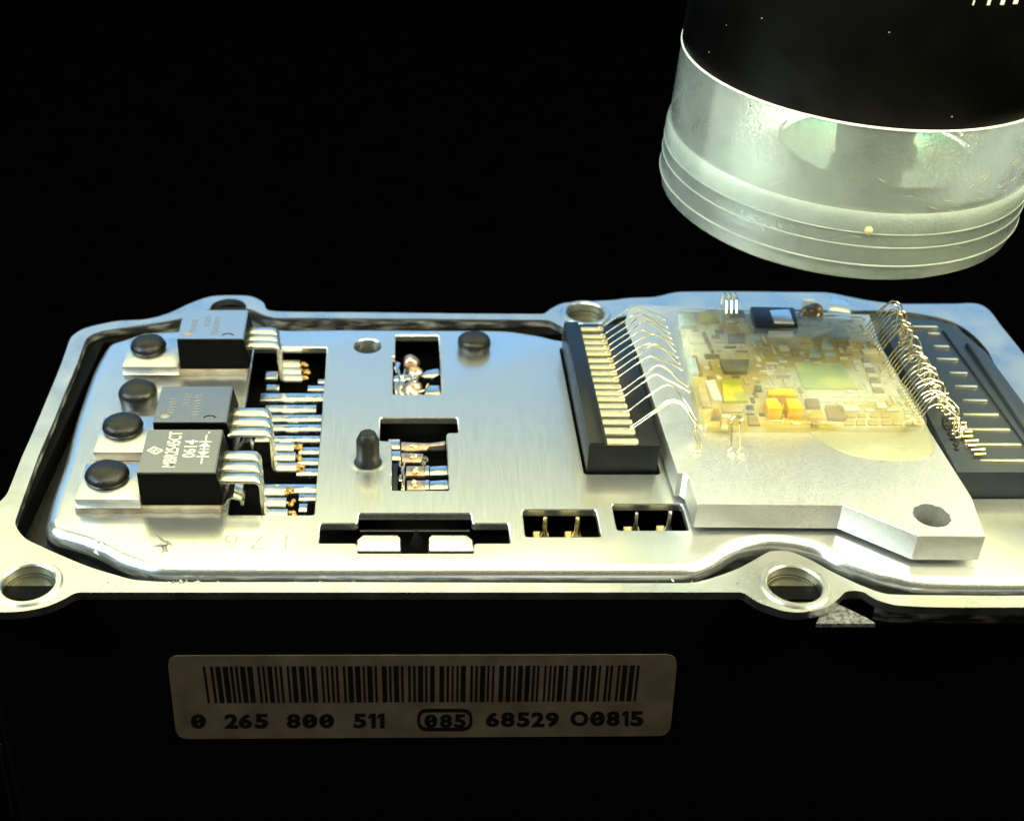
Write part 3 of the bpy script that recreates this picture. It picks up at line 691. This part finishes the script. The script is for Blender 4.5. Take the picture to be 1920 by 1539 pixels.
bp_ = [(1322, 800), (1690, 800), (1737, 795), (1722, 768), (1650, 655), (1618, 600), (1400, 588), (1272, 584), (1284, 645), (1300, 715)]
bw = rounded(UX(bp_, ZB), .06)
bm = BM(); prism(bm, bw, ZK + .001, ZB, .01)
CB = obj('ceramic_board', bm, M['ceramic'], HC, True, 'amber board with pale haze painted in, crowded with chips')
taken = []
def chip(name, l, h, m, bev=.012, lab=None, par=None):
    q = UX(l, ZB + h); bm = BM(); prism(bm, q, ZB - .004, ZB + h, min(bev, h * .4))
    xs = [p[0] for p in q]; ys = [p[1] for p in q]; taken.append((min(xs), max(xs), min(ys), max(ys)))
    return obj(name, bm, M[m], par or CB, True, lab)
Z7 = lambda l: [(1240 + x * .2292, 530 + y * .2292) for x, y in l]
Z9 = lambda l: [(1300 + x * .1354, 690 + y * .1354) for x, y in l]
chip('chip', Z7([(515, 965), (708, 962), (640, 795), (492, 795)]), .05, 'lime', lab='lime chip near the amber blocks')
chip('chip', Z7([(330, 318), (480, 310), (440, 232), (310, 232)]), .05, 'lime', lab='lime chip at the back of the board')
chip('chip', Z7([(515, 722), (705, 722), (722, 622), (480, 622)]), .06, 'olive', lab='dark olive chip')
chip('chip', Z7([(550, 475), (690, 475), (685, 412), (545, 412)]), .05, 'olive')
chip('chip', Z7([(565, 265), (690, 265), (670, 222), (560, 222)]), .05, 'olive')
chip('chip', Z7([(1165, 855), (1610, 860), (1470, 655), (1090, 650)]), .035, 'sage', lab='large sage green chip')
chip('chip', Z7([(1310, 530), (1415, 540), (1370, 450), (1330, 440)]), .04, 'mist')
chip('chip', Z7([(1420, 450), (1545, 440), (1500, 350), (1430, 345)]), .04, 'mist')
chip('chip', Z7([(1340, 605), (1440, 605), (1425, 570), (1335, 570)]), .03, 'mist')
chip('chip', Z7([(1210, 610), (1310, 610), (1280, 530), (1220, 540)]), .03, 'mist')
chip('capacitor', Z9([(1050, 555), (1240, 555), (1160, 410), (1000, 410)]), .17, 'amber', .015, 'glossy amber block, nearer the lime chip')
chip('capacitor', Z9([(1330, 555), (1540, 560), (1450, 415), (1280, 410)]), .17, 'amber', .015, 'glossy amber block, nearer the sage chip')
chip('capacitor', Z9([(1040, 360), (1440, 370), (1400, 280), (1030, 285)]), .13, 'amber', .015, 'long amber block behind the pair')
chip('resistor', Z9([(1600, 680), (1820, 680), (1790, 575), (1640, 575)]), .05, 'amber', .02)
chip('resistor', Z9([(1570, 520), (1770, 525), (1740, 420), (1550, 410)]), .06, 'brown', .015)
chip('resistor', Z7([(1370, 1100), (1520, 1105), (1470, 1000), (1340, 1000)]), .06, 'brown', .012, 'brown square resistor')
chip('resistor', Z9([(720, 580), (860, 580), (850, 490), (700, 490)]), .09, 'tin', .03, 'shiny silver resistor')
chip('resistor', Z9([(250, 670), (370, 670), (360, 540), (270, 540)]), .07, 'brown', .02)
chip('resistor', Z9([(850, 290), (960, 290), (940, 230), (850, 230)]), .05, 'olive', .02)
chip('resistor', Z9([(770, 780), (930, 780), (880, 650), (745, 650)]), .03, 'brown', .01)
chip('resistor', Z9([(410, 600), (680, 600), (660, 510), (390, 510)]), .03, 'beige', .01)
chip('resistor', Z9([(280, 440), (400, 440), (300, 150), (170, 170)]), .04, 'white', .01)
chip('resistor', Z9([(130, 530), (250, 530), (160, 220), (60, 240)]), .04, 'beige', .01)
chip('resistor', Z9([(390, 830), (480, 830), (470, 700), (380, 700)]), .03, 'beige', .01)
chip('resistor', Z9([(1640, 790), (1740, 790), (1730, 730), (1630, 730)]), .03, 'brown', .01)
for x in (1500, 1600, 1700, 1810, 1900, 1980, 2060): chip('front_pad', Z7([(x, 1160), (x + 75, 1160), (x + 65, 1122), (x - 5, 1122)]), .02, 'beige', .006)
for x in (1520, 1610, 1710, 1800): chip('front_pad', Z7([(x, 1095), (x + 70, 1095), (x + 60, 1065), (x - 5, 1065)]), .02, 'beige', .006)
for x in (1190, 1290, 1400, 1510, 1620, 1740): chip('trace', Z7([(x, 930), (x + 95, 930), (x + 85, 905), (x - 8, 905)]), .012, 'white', .004)
for x in (1240, 1340, 1460, 1570, 1680): chip('trace', Z7([(x, 970), (x + 95, 970), (x + 85, 948), (x - 8, 948)]), .012, 'white', .004)
chip('chip', Z7([(235, 480), (360, 480), (330, 400), (210, 400)]), .05, 'white'); chip('chip', Z7([(150, 350), (290, 350), (260, 250), (140, 250)]), .06, 'mist')
chip('resistor', Z7([(410, 555), (435, 555), (360, 400), (335, 400)]), .05, 'brown'); chip('resistor', Z7([(250, 740), (310, 740), (280, 610), (225, 610)]), .05, 'mist'); chip('resistor', Z7([(310, 745), (340, 745), (290, 610), (280, 610)]), .05, 'brown')
chip('resistor', Z7([(870, 440), (1080, 440), (1080, 385), (880, 385)]), .04, 'white'); chip('capacitor', Z7([(1135, 480), (1240, 480), (1225, 405), (1150, 405)]), .05, 'beige', .03)
chip('resistor', Z7([(1180, 470), (1400, 395), (1410, 360), (1250, 400)]), .03, 'white')
for k in range(7): chip('resistor', Z7([(1655 + k * 15, 640 + 42 * k), (1720 + k * 18, 640 + 42 * k), (1700 + k * 18, 610 + 42 * k), (1640 + k * 15, 610 + 42 * k)]), .035, 'brown' if k % 2 == 0 else 'white', .01)
# filler resistors, pads and traces on the free ground of the board
bx = [p[0] for p in bw]; by = [p[1] for p in bw]
def inside(x, y):
    c = False; n = len(bw)
    for i in range(n):
        (x1_, y1_), (x2_, y2_) = bw[i], bw[i - 1]
        if (y1_ > y) != (y2_ > y) and x < (x2_ - x1_) * (y - y1_) / (y2_ - y1_) + x1_: c = not c
    return c
cnt = 0
for tr_ in range(1500):
    if cnt > 150: break
    x, y = random.uniform(min(bx), max(bx)), random.uniform(min(by), max(by))
    wx, wy = random.choice([(.06, .05), (.10, .06), (.05, .11), (.16, .03), (.03, .2), (.2, .12), (.12, .12)])
    if not all(inside(x + sx * wx * .7, y + sy * wy * .7) for sx in (-1, 1) for sy in (-1, 1)): continue
    if any(x + wx / 2 + .012 > t_[0] and x - wx / 2 - .012 < t_[1] and y + wy / 2 + .012 > t_[2] and y - wy / 2 - .012 < t_[3] for t_ in taken): continue
    taken.append((x - wx / 2, x + wx / 2, y - wy / 2, y + wy / 2)); cnt += 1
    left = x < 4.75
    m = random.choice(['beige', 'beige', 'brown', 'olive', 'white', 'trace'] if left else ['white', 'mist', 'white', 'beige', 'trace', 'trace'])
    bm = BM(); box(bm, x - wx / 2, x + wx / 2, y - wy / 2, y + wy / 2, ZB - .004, ZB + random.choice([.012, .02, .03]), .004, 1)
    obj('trace' if m == 'trace' else 'resistor', bm, M[m], CB)
# gel: a lumpy clear skin over the board, and a spill in front of it
bm = BM(); N1 = 60; g0 = []
x0_, x1_, y0_, y1_ = min(bx) - .05, max(bx) + .05, min(by) - .06, max(by) + .05
vg = {}
gb_ = offset(bw, -.05)
def inpoly(P, x, y):
    c = False
    for i in range(len(P)):
        (xa_, ya_), (xb_, yb_) = P[i], P[i - 1]
        if (ya_ > y) != (yb_ > y) and x < (xb_ - xa_) * (y - ya_) / (yb_ - ya_) + xa_: c = not c
    return c
def edged(P, x, y):
    return min(((Vector((x, y)) - (Vector(P[i]) + (Vector(P[i - 1]) - Vector(P[i])) * max(0, min(1, (Vector((x, y)) - Vector(P[i])).dot(Vector(P[i - 1]) - Vector(P[i])) / max(1e-9, (Vector(P[i - 1]) - Vector(P[i])).length_squared))))).length) for i in range(len(P)))
from mathutils import noise as mn
bumps = [(U(1465, 762, .6), .30, .045), (U(1545, 765, .55), .16, .04), (U(1340, 770, .5), .12, .05), (U(1560, 640, .5), .4, .05)]
for i in range(N1 + 1):
    for j in range(N1 + 1):
        x = x0_ + (x1_ - x0_) * i / N1; y = y0_ + (y1_ - y0_) * j / N1
        if not inpoly(gb_, x, y): continue
        d = edged(gb_, x, y); h = .06 * (1 - math.exp(-d / .07)) + .012 * mn.noise(Vector((x * 3, y * 3, 0)))
        for c_, r_, hh in bumps: h += hh * math.exp(-((x - c_.x) ** 2 + (y - c_.y) ** 2) / (r_ * r_))
        vg[i, j] = bm.verts.new((x, y, ZB + h + .02 if d > .03 else ZB - .04))
for i in range(N1):
    for j in range(N1):
        k = [(i, j), (i + 1, j), (i + 1, j + 1), (i, j + 1)]
        if all(q in vg for q in k): bm.faces.new([vg[q] for q in k])
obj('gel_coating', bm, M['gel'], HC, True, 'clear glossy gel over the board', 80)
sp_ = UX([(1502, 792), (1528, 818), (1580, 846), (1640, 860), (1700, 862), (1748, 852), (1752, 830), (1738, 800), (1690, 782), (1560, 782)], ZK + .02)
sp2 = [tuple(p[:2]) for p in smooth_path(sp_, 4, True)]
bm = BM(); ringz = []
for ins, z in ((0, ZK + .002), (.02, ZK + .018), (.06, ZK + .028)): ringz.append([bm.verts.new((*p, z)) for p in offset(sp2, ins)])
for a, b in zip(ringz, ringz[1:]):
    for k in range(len(a)): bm.faces.new((a[k], a[(k + 1) % len(a)], b[(k + 1) % len(a)], b[k]))
bm.faces.new(ringz[-1]); obj('gel_spill', bm, M['spill'], HC, True, 'pale yellow puddle of gel on the carrier')
bm = BM(); prism(bm, UX([(1416, 611), (1497, 612), (1490, 576), (1408, 574)], .60), ZK + .002, .60, .02); obj('dark_component', bm, M['strip'], HC, True, 'black component at the back of the board')
bm = BM(); prism(bm, UX([(1452, 603), (1489, 605), (1480, 579), (1443, 581)], .635), .601, .635, .012); obj('metal_flap', bm, M['plate'], HC, True)
p = U(1521, 590, .52); bm = BM(); ball(bm, (p.x, p.y, .50), .17, .85, 20); ball(bm, (p.x + .06, p.y + .05, .58), .1, .8, 14); ball(bm, (p.x - .08, p.y - .06, .50), .12, .8, 14); obj('burnt_resin', bm, M['tar'], HC, True, 'dark burnt blob at the back of the board')

# bond wires: left fan
def wire(pts, r=.009, blob=True):
    bm = BM(); P = smooth_path(pts, 7); tube(bm, P, r, 8)
    if blob:
        for q in (P[0], P[-1]): ball(bm, q, r * 2.3, .8, 8)
    return obj('bond_wire', bm, M['wire'], HC, True)
for k, (xr, y) in enumerate(pin_xy[:16]):
    if k in (9, 12, 14): continue
    t_ = k / 15; xe = random.uniform(-.06, .06); zc = .80 + random.uniform(-.05, .05)
    ye = y + (.05 if k < 9 else -.02)
    if k >= 13: ye = U(1298, 800, .52).y + (.0 if k == 13 else -.04)
    end = [(3.72, ye, ZB + .05)]
    wire([(xr - .06, y, ZC + .045), (xr + .0, y, ZC + .07), (3.18, y + .01, .70), (3.33 + xe, y + .02, zc), (3.48 + xe, (y + ye) / 2, zc - .06), (3.62 + xe * .5, ye, .62)] + end)
y = pin_xy[15][1]
for dy in (.0, .05):
    q1, q2 = U(1300 + dy * 100, 803, .52), U(1312 - dy * 120, 846, ZK + .02)
    wire([(pin_xy[15][0] - .04, y + dy, ZC + .05), (3.14, y + dy, .66), (3.32, y + dy, .83), (3.48, y + dy - .02, .80), (3.64, q1.y + .02, .60), (q1.x, q1.y, .50), (q1.x + .03, q2.y + .08, .43), (q2.x, q2.y, ZK + .02)])
for a, b in (((1371, 787), (1366, 847)), ((1387, 791), (1383, 849))):
    q1, q2 = U(*a, ZB + .08), U(*b, ZK + .02)
    wire([(q1.x + .05, q1.y + .08, ZB + .06), (q1.x + .03, q1.y + .02, ZB + .11), (q1.x, q1.y - .02, ZB + .06), ((q1.x * .4 + q2.x * .6), q2.y + .06, ZK + .06), (q2.x, q2.y, ZK + .02), (q2.x + .05, q2.y - .03, ZK + .015)], .012)
for dx in (0, .07, .14):
    q = U(1358, 580, ZB + .05); wire([(q.x + dx, q.y - .15, ZB + .05), (q.x + dx + .01, q.y, .70), (q.x + dx + .02, q.y + .18, .68), (q.x + dx + .03, q.y + .34, .35)], .014, False)
# bond wires: right fan of arches
nw = 30
for k in range(nw):
    t_ = k / (nw - 1)
    if k in (9, 10, 17): continue
    sx, sy = 1632 + (1732 - 1632) * t_ ** 1.05, 612 + (788 - 612) * t_
    a = U(sx, sy, ZB + .03); bx_ = 6.83 + .05 * math.sin(k * 1.3); y = a.y
    hz = .93 - .12 * t_ + random.uniform(-.07, .05)
    if k > 25: y2 = y - .25
    else: y2 = y - .04
    wire([(a.x - .05, y, ZB + .03), (a.x + .03, y, .70), (a.x + .16, y - .01, hz), (a.x + .30, y2, hz - .05), (bx_ - .03, y2, .62), (bx_, y2, ZR + .08)], .0095)
    if k % 2 == 0:                                               # looped tails at the far bonds
        bm = BM(); c_ = Vector((bx_ + .06, y2 - .02, ZR + .10)); P = [c_ + Vector((.055 * math.cos(j * .785), .012 * math.sin(j * .785), .055 * math.sin(j * .785) + .02 * math.cos(j * .785))) for j in range(9)]
        tube(bm, P, .012, 8); obj('wire_tail', bm, M['wire'], HC, True)

# ------------------------------------------------------------------ barcode label on the housing front
YL = HY0 - .012
LB = empty('barcode_label', tuple(V(790, 1384, YL)), 'dull brownish foil label with barcode and digits on the black housing front', 'label')
def roundpx(l, r): return rounded(l, r, 6)
bl = roundpx([(331, 1385), (1256, 1379), (1271, 1227), (313, 1229)], 22)
bm = BM(); f1 = [bm.verts.new(V(*p, YL)) for p in bl]; f2 = [bm.verts.new(V(*p, YL) + Vector((0, .011, 0))) for p in bl]
bm.faces.new(f1); bm.faces.new(f2)
for i in range(len(bl)): bm.faces.new((f1[i], f1[(i + 1) % len(bl)], f2[(i + 1) % len(bl)], f2[i]))
obj('label_sheet', bm, M['sticker'], LB)
B1 = [(88,125),(205,250),(290,370),(408,495),(525,575),(610,655),(692,775),(812,895),(975,1015),(1058,1095),(1140,1215),(1258,1295),(1338,1380),(1458,1495),(1538,1615),(1660,1745),(1780,1815)]
B2 = [(25,105),(185,222),(268,303),(348,387),(428,467),(545,585),(625,705),(745,828),(868,903),(943,1025),(1065,1102),(1185,1262),(1300,1338),(1378,1460),(1498,1538),(1615,1655),(1697,1738),(1778,1860)]
B3 = [(62,100),(145,218),(298,375),(415,455),(498,530),(578,612),(650,730),(808,848),(888,928),(968,1048),(1085,1118),(1165,1198),(1280,1355),(1398,1475),(1515,1550),(1590,1665),(1708,1785),(1825,1866)]
B4 = [(70,105),(188,222),(268,303),(342,380),(422,500),(540,575),(655,735),(775,848),(885,922),(960,1040),(1080,1115),(1195,1238),(1270,1310),(1390,1428),(1468,1545),(1585,1662),(1705,1742)]
bars = [(o_ + a / 8.727, o_ + b / 8.727) for o_, Bk in ((370, B1), (580, B2), (790, B3), (1000, B4)) for a, b in Bk]
YP = YL - .002
for a, b in bars:
    f = ((a + b) / 2 - 380) / 820; yt = 1249 - 2 * f; yb = 1317.5 - 3.5 * f
    sh = lambda x: x + 9.5 * (1 - (x - 380) / 430) * (1.0 if x < 810 else .88)      # bars lean with the face
    bm = BM(); bm.faces.new([bm.verts.new(V(x, y, YP)) for x, y in ((sh(a), yb), (sh(b), yb), (b, yt), (a, yt))])
    obj('barcode_bar', bm, M['print'], LB)
def digit(ch, x0, x1, y0, y1, slash=False):
    g = glyphs(ch, .045, 1.0); q = gbox(g); bm = BM()
    if ch == '1':
        w_, h_ = x1 - x0, y1 - y0; P = [(x0 + w_ * .42, y1), (x1, y1), (x1, y0), (x0 + w_ * .45, y0), (x0, y0 + h_ * .16), (x0, y0 + h_ * .36), (x0 + w_ * .42, y0 + h_ * .27)]
        g = ([Vector((a, -b, 0)) for a, b in P], [tuple(range(7))]); q = (x0, x1, -y1, -y0)
    place(bm, g, lambda v: V(x0 + (v.x - q[0]) / (q[1] - q[0]) * (x1 - x0), y1 - (v.y - q[2]) / (q[3] - q[2]) * (y1 - y0), YP))
    if slash:
        w_, h_ = x1 - x0, y1 - y0; a = [(x0 + w_ * .22, y0 + h_ * .80), (x0 + w_ * .20, y0 + h_ * .60), (x0 + w_ * .78, y0 + h_ * .20), (x0 + w_ * .80, y0 + h_ * .40)]
        bm.faces.new([bm.verts.new(V(x, y, YP - .001)) for x, y in a])
    obj('printed_digit' if ch != 'O' else 'printed_letter', bm, M['print'], LB)
A5 = lambda x: 340 + x * .2292
A6 = lambda x: 770 + x * .2396
for ch, a, b, s in (('0', 78, 200, 1), ('2', 355, 465, 0), ('6', 470, 580, 0), ('5', 600, 712, 0), ('8', 862, 975, 0), ('0', 990, 1112, 1), ('0', 1128, 1250, 1), ('5', 1408, 1515, 0), ('1', 1530, 1590, 0), ('1', 1603, 1662, 0)):
    f = a / 1660; digit(ch, A5(a), A5(b), 1338 - 1 * f, 1365.5 - 1 * f, s)
for ch, a, b, s in (('0', 108, 210, 1), ('8', 228, 325, 0), ('5', 340, 432, 0)): digit(ch, A6(a), A6(b), 1338.5, 1364, s)
for ch, a, b, s in (('6', 588, 692, 0), ('8', 706, 814, 0), ('5', 832, 932, 0), ('2', 946, 1047, 0), ('9', 1056, 1160, 0)): digit(ch, A6(a), A6(b), 1334.5, 1362.5, s)
for ch, a, b, s in (('O', 1250, 1392, 0), ('0', 1403, 1520, 1), ('8', 1533, 1637, 0), ('1', 1655, 1705, 0), ('5', 1718, 1822, 0)): digit(ch, A6(a), A6(b), 1332.5, 1361, s)
o1 = roundpx([(A6(52), 1370), (A6(482), 1370), (A6(482), 1328), (A6(52), 1328)], 30)
cx_, cy_ = A6(267), 1349
o2 = [(cx_ + (x - cx_) * .905, cy_ + (y - cy_) * .68) for x, y in o1]
bm = BM(); a = [bm.verts.new(V(*p, YP)) for p in o1]; b = [bm.verts.new(V(*p, YP)) for p in o2]
for i in range(len(a)): bm.faces.new((a[i], a[(i + 1) % len(a)], b[(i + 1) % len(a)], b[i]))
obj('printed_frame', bm, M['print'], LB)

# ------------------------------------------------------------------ pocket microscope hovering over the board
AX = Vector((.031, -.031, 1)).normalized(); C0 = Vector((5.764, 16.0, 4.194)); RB = 2.212
MS = empty('magnifier', tuple(C0 + AX * -1.91), 'black cylindrical magnifier with a scratched clear base above the circuit board', 'magnifier')
mb = mat('black_barrel_plastic', (.0008, .0008, .0008), 0, .5, .07, bump=.12, bscale=3, rvar=.1, nscale=2)
bm = BM(); lathe(bm, [(RB - .35, .0), (RB - .02, .0), (RB, .02), (RB, 2.9), (RB - .1, 3.0), (RB - .4, 3.0)], C0, 128, AX)
barrel = obj('barrel', bm, mb, MS, True, angle=60)
def clear_plastic(lo=.27, hi=.42, name='scratched_acrylic'):
    m = bpy.data.materials.new(name); m.use_nodes = True; N, L = m.node_tree.nodes, m.node_tree.links
    N.remove(N['Principled BSDF']); out = N['Material Output']; tc = N.new('ShaderNodeTexCoord')
    def nz(sc, st=(1, 1, 1), det=5):
        mp = N.new('ShaderNodeMapping'); mp.inputs['Scale'].default_value = st; L.new(tc.outputs['Object'], mp.inputs[0])
        t = N.new('ShaderNodeTexNoise'); t.inputs['Scale'].default_value = sc; t.inputs['Detail'].default_value = det; L.new(mp.outputs[0], t.inputs['Vector']); return t
    n1 = nz(1.3); n2 = nz(26, (1, 1, 1)); n3 = nz(5, (1, 1, 4))
    tr = N.new('ShaderNodeBsdfTransparent'); tr.inputs[0].default_value = (.93, .95, .90, 1)
    tl = N.new('ShaderNodeBsdfTranslucent'); tl.inputs[0].default_value = (.84, .92, .90, 1)
    df = N.new('ShaderNodeBsdfDiffuse'); df.inputs[0].default_value = (.76, .86, .84, 1)
    md = N.new('ShaderNodeMixShader'); md.inputs[0].default_value = .45; L.new(tl.outputs[0], md.inputs[1]); L.new(df.outputs[0], md.inputs[2])
    fac = N.new('ShaderNodeMapRange'); fac.inputs['From Min'].default_value = .3; fac.inputs['From Max'].default_value = .7; fac.inputs['To Min'].default_value = lo; fac.inputs['To Max'].default_value = hi
    L.new(n1.outputs['Fac'], fac.inputs['Value'])
    ma = N.new('ShaderNodeMixShader'); L.new(fac.outputs[0], ma.inputs[0]); L.new(tr.outputs[0], ma.inputs[1]); L.new(md.outputs[0], ma.inputs[2])
    gl = N.new('ShaderNodeBsdfGlossy'); gl.inputs['Roughness'].default_value = .07
    bp = N.new('ShaderNodeBump'); bp.inputs['Strength'].default_value = .5; bp.inputs['Distance'].default_value = .03
    L.new(n2.outputs['Fac'], bp.inputs['Height']); L.new(bp.outputs[0], gl.inputs['Normal']); L.new(bp.outputs[0], df.inputs['Normal'])
    fr = N.new('ShaderNodeFresnel'); fr.inputs[0].default_value = 1.49; L.new(bp.outputs[0], fr.inputs['Normal'])
    mx = N.new('ShaderNodeMixShader'); L.new(fr.outputs[0], mx.inputs[0]); L.new(ma.outputs[0], mx.inputs[1]); L.new(gl.outputs[0], mx.inputs[2])
    L.new(mx.outputs[0], out.inputs[0]); return m
ac = clear_plastic()
bm = BM(); lathe(bm, [(RB - .28, -.004), (RB - .012, -.004), (RB - .003, -.02), (RB - .003, -.95), (RB + .004, -1.01), (RB + .018, -1.04), (RB + .025, -1.25), (RB + .012, -1.262), (RB + .026, -1.275),
                     (RB + .026, -1.42), (RB + .012, -1.432), (RB + .026, -1.445), (RB + .022, -1.66), (RB + .010, -1.68), (RB + .012, -1.70), (RB - .02, -1.86), (RB - .08, -1.91), (RB - .30, -1.91), (RB - .30, -1.6), (RB - .28, -.3), (RB - .28, -.004)], C0, 128, AX, cap=False)
cb = obj('clear_base', bm, ac, MS, True, 'scratched milky clear ring', 25)
milk = clear_plastic(.55, .8, 'highlight_acrylic')
bm = BM(); lathe(bm, [(RB - .02, -1.0), (RB + .006, -1.008), (RB + .022, -1.04), (RB + .030, -1.09), (RB + .030, -1.24), (RB + .024, -1.258), (RB - .02, -1.26)], C0, 128, AX, cap=False); obj('lip_highlight', bm, milk, MS, True)  # brighter milky band imitates light refracted in the lip
for h in (-1.266, -1.436, -1.674):
    bm = BM(); lathe(bm, [(RB + .02, h - .012), (RB + .034, h - .006), (RB + .034, h + .006), (RB + .02, h + .012)], C0, 128, AX, cap=False); obj('rim_highlight', bm, milk, MS, True)  # pale ridges imitate light caught along the ring grooves
bm = BM(); lathe(bm, [(RB - .006, -.028), (RB + .012, -.016), (RB + .012, -.004), (RB - .006, .004)], C0, 128, AX, cap=False); obj('seam_ring', bm, M['white'], MS, True)
bm = BM(); lathe(bm, [(.62, -.03), (.60, -.25), (.46, -.50), (.42, -.85), (.40, -.9), (.34, -.9)], C0 + AX * 0 + Vector((0, -.9, 0)), 48, AX); obj('inner_tube', bm, mat('dark_inner_tube', (.006, .006, .004), 0, .5, .2), MS, True)
bm = BM(); lathe(bm, [(1.15, -.86), (1.2, -.90), (1.15, -.95), (.45, -.95), (.45, -.86)], C0 + Vector((.15, -.75, 0)), 64, AX, cap=False); obj('lens_ring', bm, mat('green_lens_ring', (.05, .16, .11), 0, .25, .6, col2=(.15, .15, .08), nscale=2), MS, True)
bm = BM(); lathe(bm, [(RB - .34, -.006), (RB - .34, -.03), (.05, -.03)], C0, 64, AX, cap=False); obj('added_top_reflector', bm, M['white'], MS, True)  # unseen white disc added to brighten the clear base
bm = BM(); e1 = Vector((0, 1, 0)).cross(AX).normalized(); e2 = AX.cross(e1)
gr = []
for h in (-.05, -.5, -1.0, -1.6):
    gr.append([bm.verts.new(C0 + AX * h + e1 * ((RB - .42) * math.cos(R(a))) + e2 * ((RB - .42) * math.sin(R(a)))) for a in range(-25, 206, 10)])
for a, b in zip(gr, gr[1:]):
    for k in range(len(a) - 1): bm.faces.new((a[k], a[k + 1], b[k + 1], b[k]))
bmesh.ops.solidify(bm, geom=bm.faces[:], thickness=.04)
base_light = bpy.data.lights.new('added_base_light', 'POINT'); base_light.energy = 560; base_light.shadow_soft_size = .26; base_light.color = (.92, 1.0, .86)  # unseen point light added inside the base to brighten its interior
base_light_o = bpy.data.objects.new('added_base_light', base_light); COL.objects.link(base_light_o); base_light_o.location = C0 + AX * -.30 + Vector((.50, .25, 0))
fb = BM(); lathe(fb, [(.55, -1.12), (RB - .36, -1.12), (RB - .36, -1.16), (.55, -1.16), (.55, -1.12)], C0, 96, AX, cap=False); obj('added_baffle', fb, M['white'], MS, True)  # added white baffle: holds back the inner light and bounces it upward
obj('added_back_reflector', bm, mat('added_reflector_white', (.80, .84, .80), 0, .5, .3, col2=(.62, .68, .66), nscale=1.2), MS, True)  # added white half sleeve that brightens the back of the clear base
# scale ticks on the barrel
e1 = Vector((0, 1, 0)).cross(AX).normalized(); e2 = AX.cross(e1)
for px, tw in ((1833, .006), (1861, .016), (1888, .022), (1913, .026), (1938, .026)):
    # angle whose point on the barrel surface projects to that column
    best = min((R(a) for a in [x * .25 for x in range(720, 1440)]), key=lambda an: abs(((C0 + e1 * (RB * math.cos(an)) + e2 * (RB * math.sin(an)) + AX * 1.55)).x * FPX / (((C0 + e1 * (RB * math.cos(an)) + e2 * (RB * math.sin(an)) + AX * 1.55)).y * cp - ((C0 + e1 * (RB * math.cos(an)) + e2 * (RB * math.sin(an)) + AX * 1.55).z - CAM_H) * sp) + PPX - px))
    bm = BM(); n_ = e1 * math.cos(best) + e2 * math.sin(best); tn = AX.cross(n_)
    lo = 1.38
    q = [C0 + n_ * (RB + .004) + tn * s_ * tw + AX * h_ for s_, h_ in ((-1, lo), (1, lo), (1, lo + .8), (-1, lo + .8))]
    q2 = [p - n_ * .01 for p in q]
    a = [bm.verts.new(p) for p in q]; b = [bm.verts.new(p) for p in q2]; bm.faces.new(a); bm.faces.new(b)
    for i in range(4): bm.faces.new((a[i], a[(i + 1) % 4], b[(i + 1) % 4], b[i]))
    obj('scale_tick', bm, M['white'], barrel)
for px, py in ((1361, 52), (1331, 98), (1788, 236), (1430, 30), (1668, 66)):
    tgt = None
    for a_ in range(180, 361):
        for h_ in range(4, 56, 2):
            p_ = C0 + e1 * (RB * math.cos(R(a_))) + e2 * (RB * math.sin(R(a_))) + AX * (h_ * .04)
            dep = p_.y * cp - (p_.z - CAM_H) * sp
            if dep < 0: continue
            err = abs(PPX + FPX * p_.x / dep - px) + abs(PPY - FPX * (p_.y * sp + (p_.z - CAM_H) * cp) / dep - py)
            if tgt is None or err < tgt[0]: tgt = (err, p_)
    bm = BM(); ball(bm, tgt[1], random.uniform(.005, .009), 1, 6); obj('dust_speck', bm, M['thermal'], barrel)
# scratches and a stuck crumb on the clear base
for k in range(40):
    an = R(random.uniform(288, 335)) if k < 30 else R(random.uniform(200, 330)); h = random.uniform(-.9, -.2) if k < 30 else random.uniform(-1.55, -.2)
    L_ = random.uniform(.03, .15); sl = random.uniform(-.6, .9); P = []
    for j in range(4):
        aa = an + L_ * j / 3 / RB; n_ = e1 * math.cos(aa) + e2 * math.sin(aa)
        P.append(C0 + n_ * (RB + (.030 if h < -1.04 else .003)) + AX * (h + L_ * j / 3 * sl))
    bm = BM(); tube(bm, P, .003, 5, [.0008, .0032, .003, .0008]); obj('scratch', bm, M['beige'], cb)
n_ = e1 * math.cos(R(262)) + e2 * math.sin(R(262)); bm = BM(); ball(bm, C0 + n_ * (RB + .045) + AX * -1.22, .05, 1, 10); obj('crumb', bm, M['beige'], cb, True)
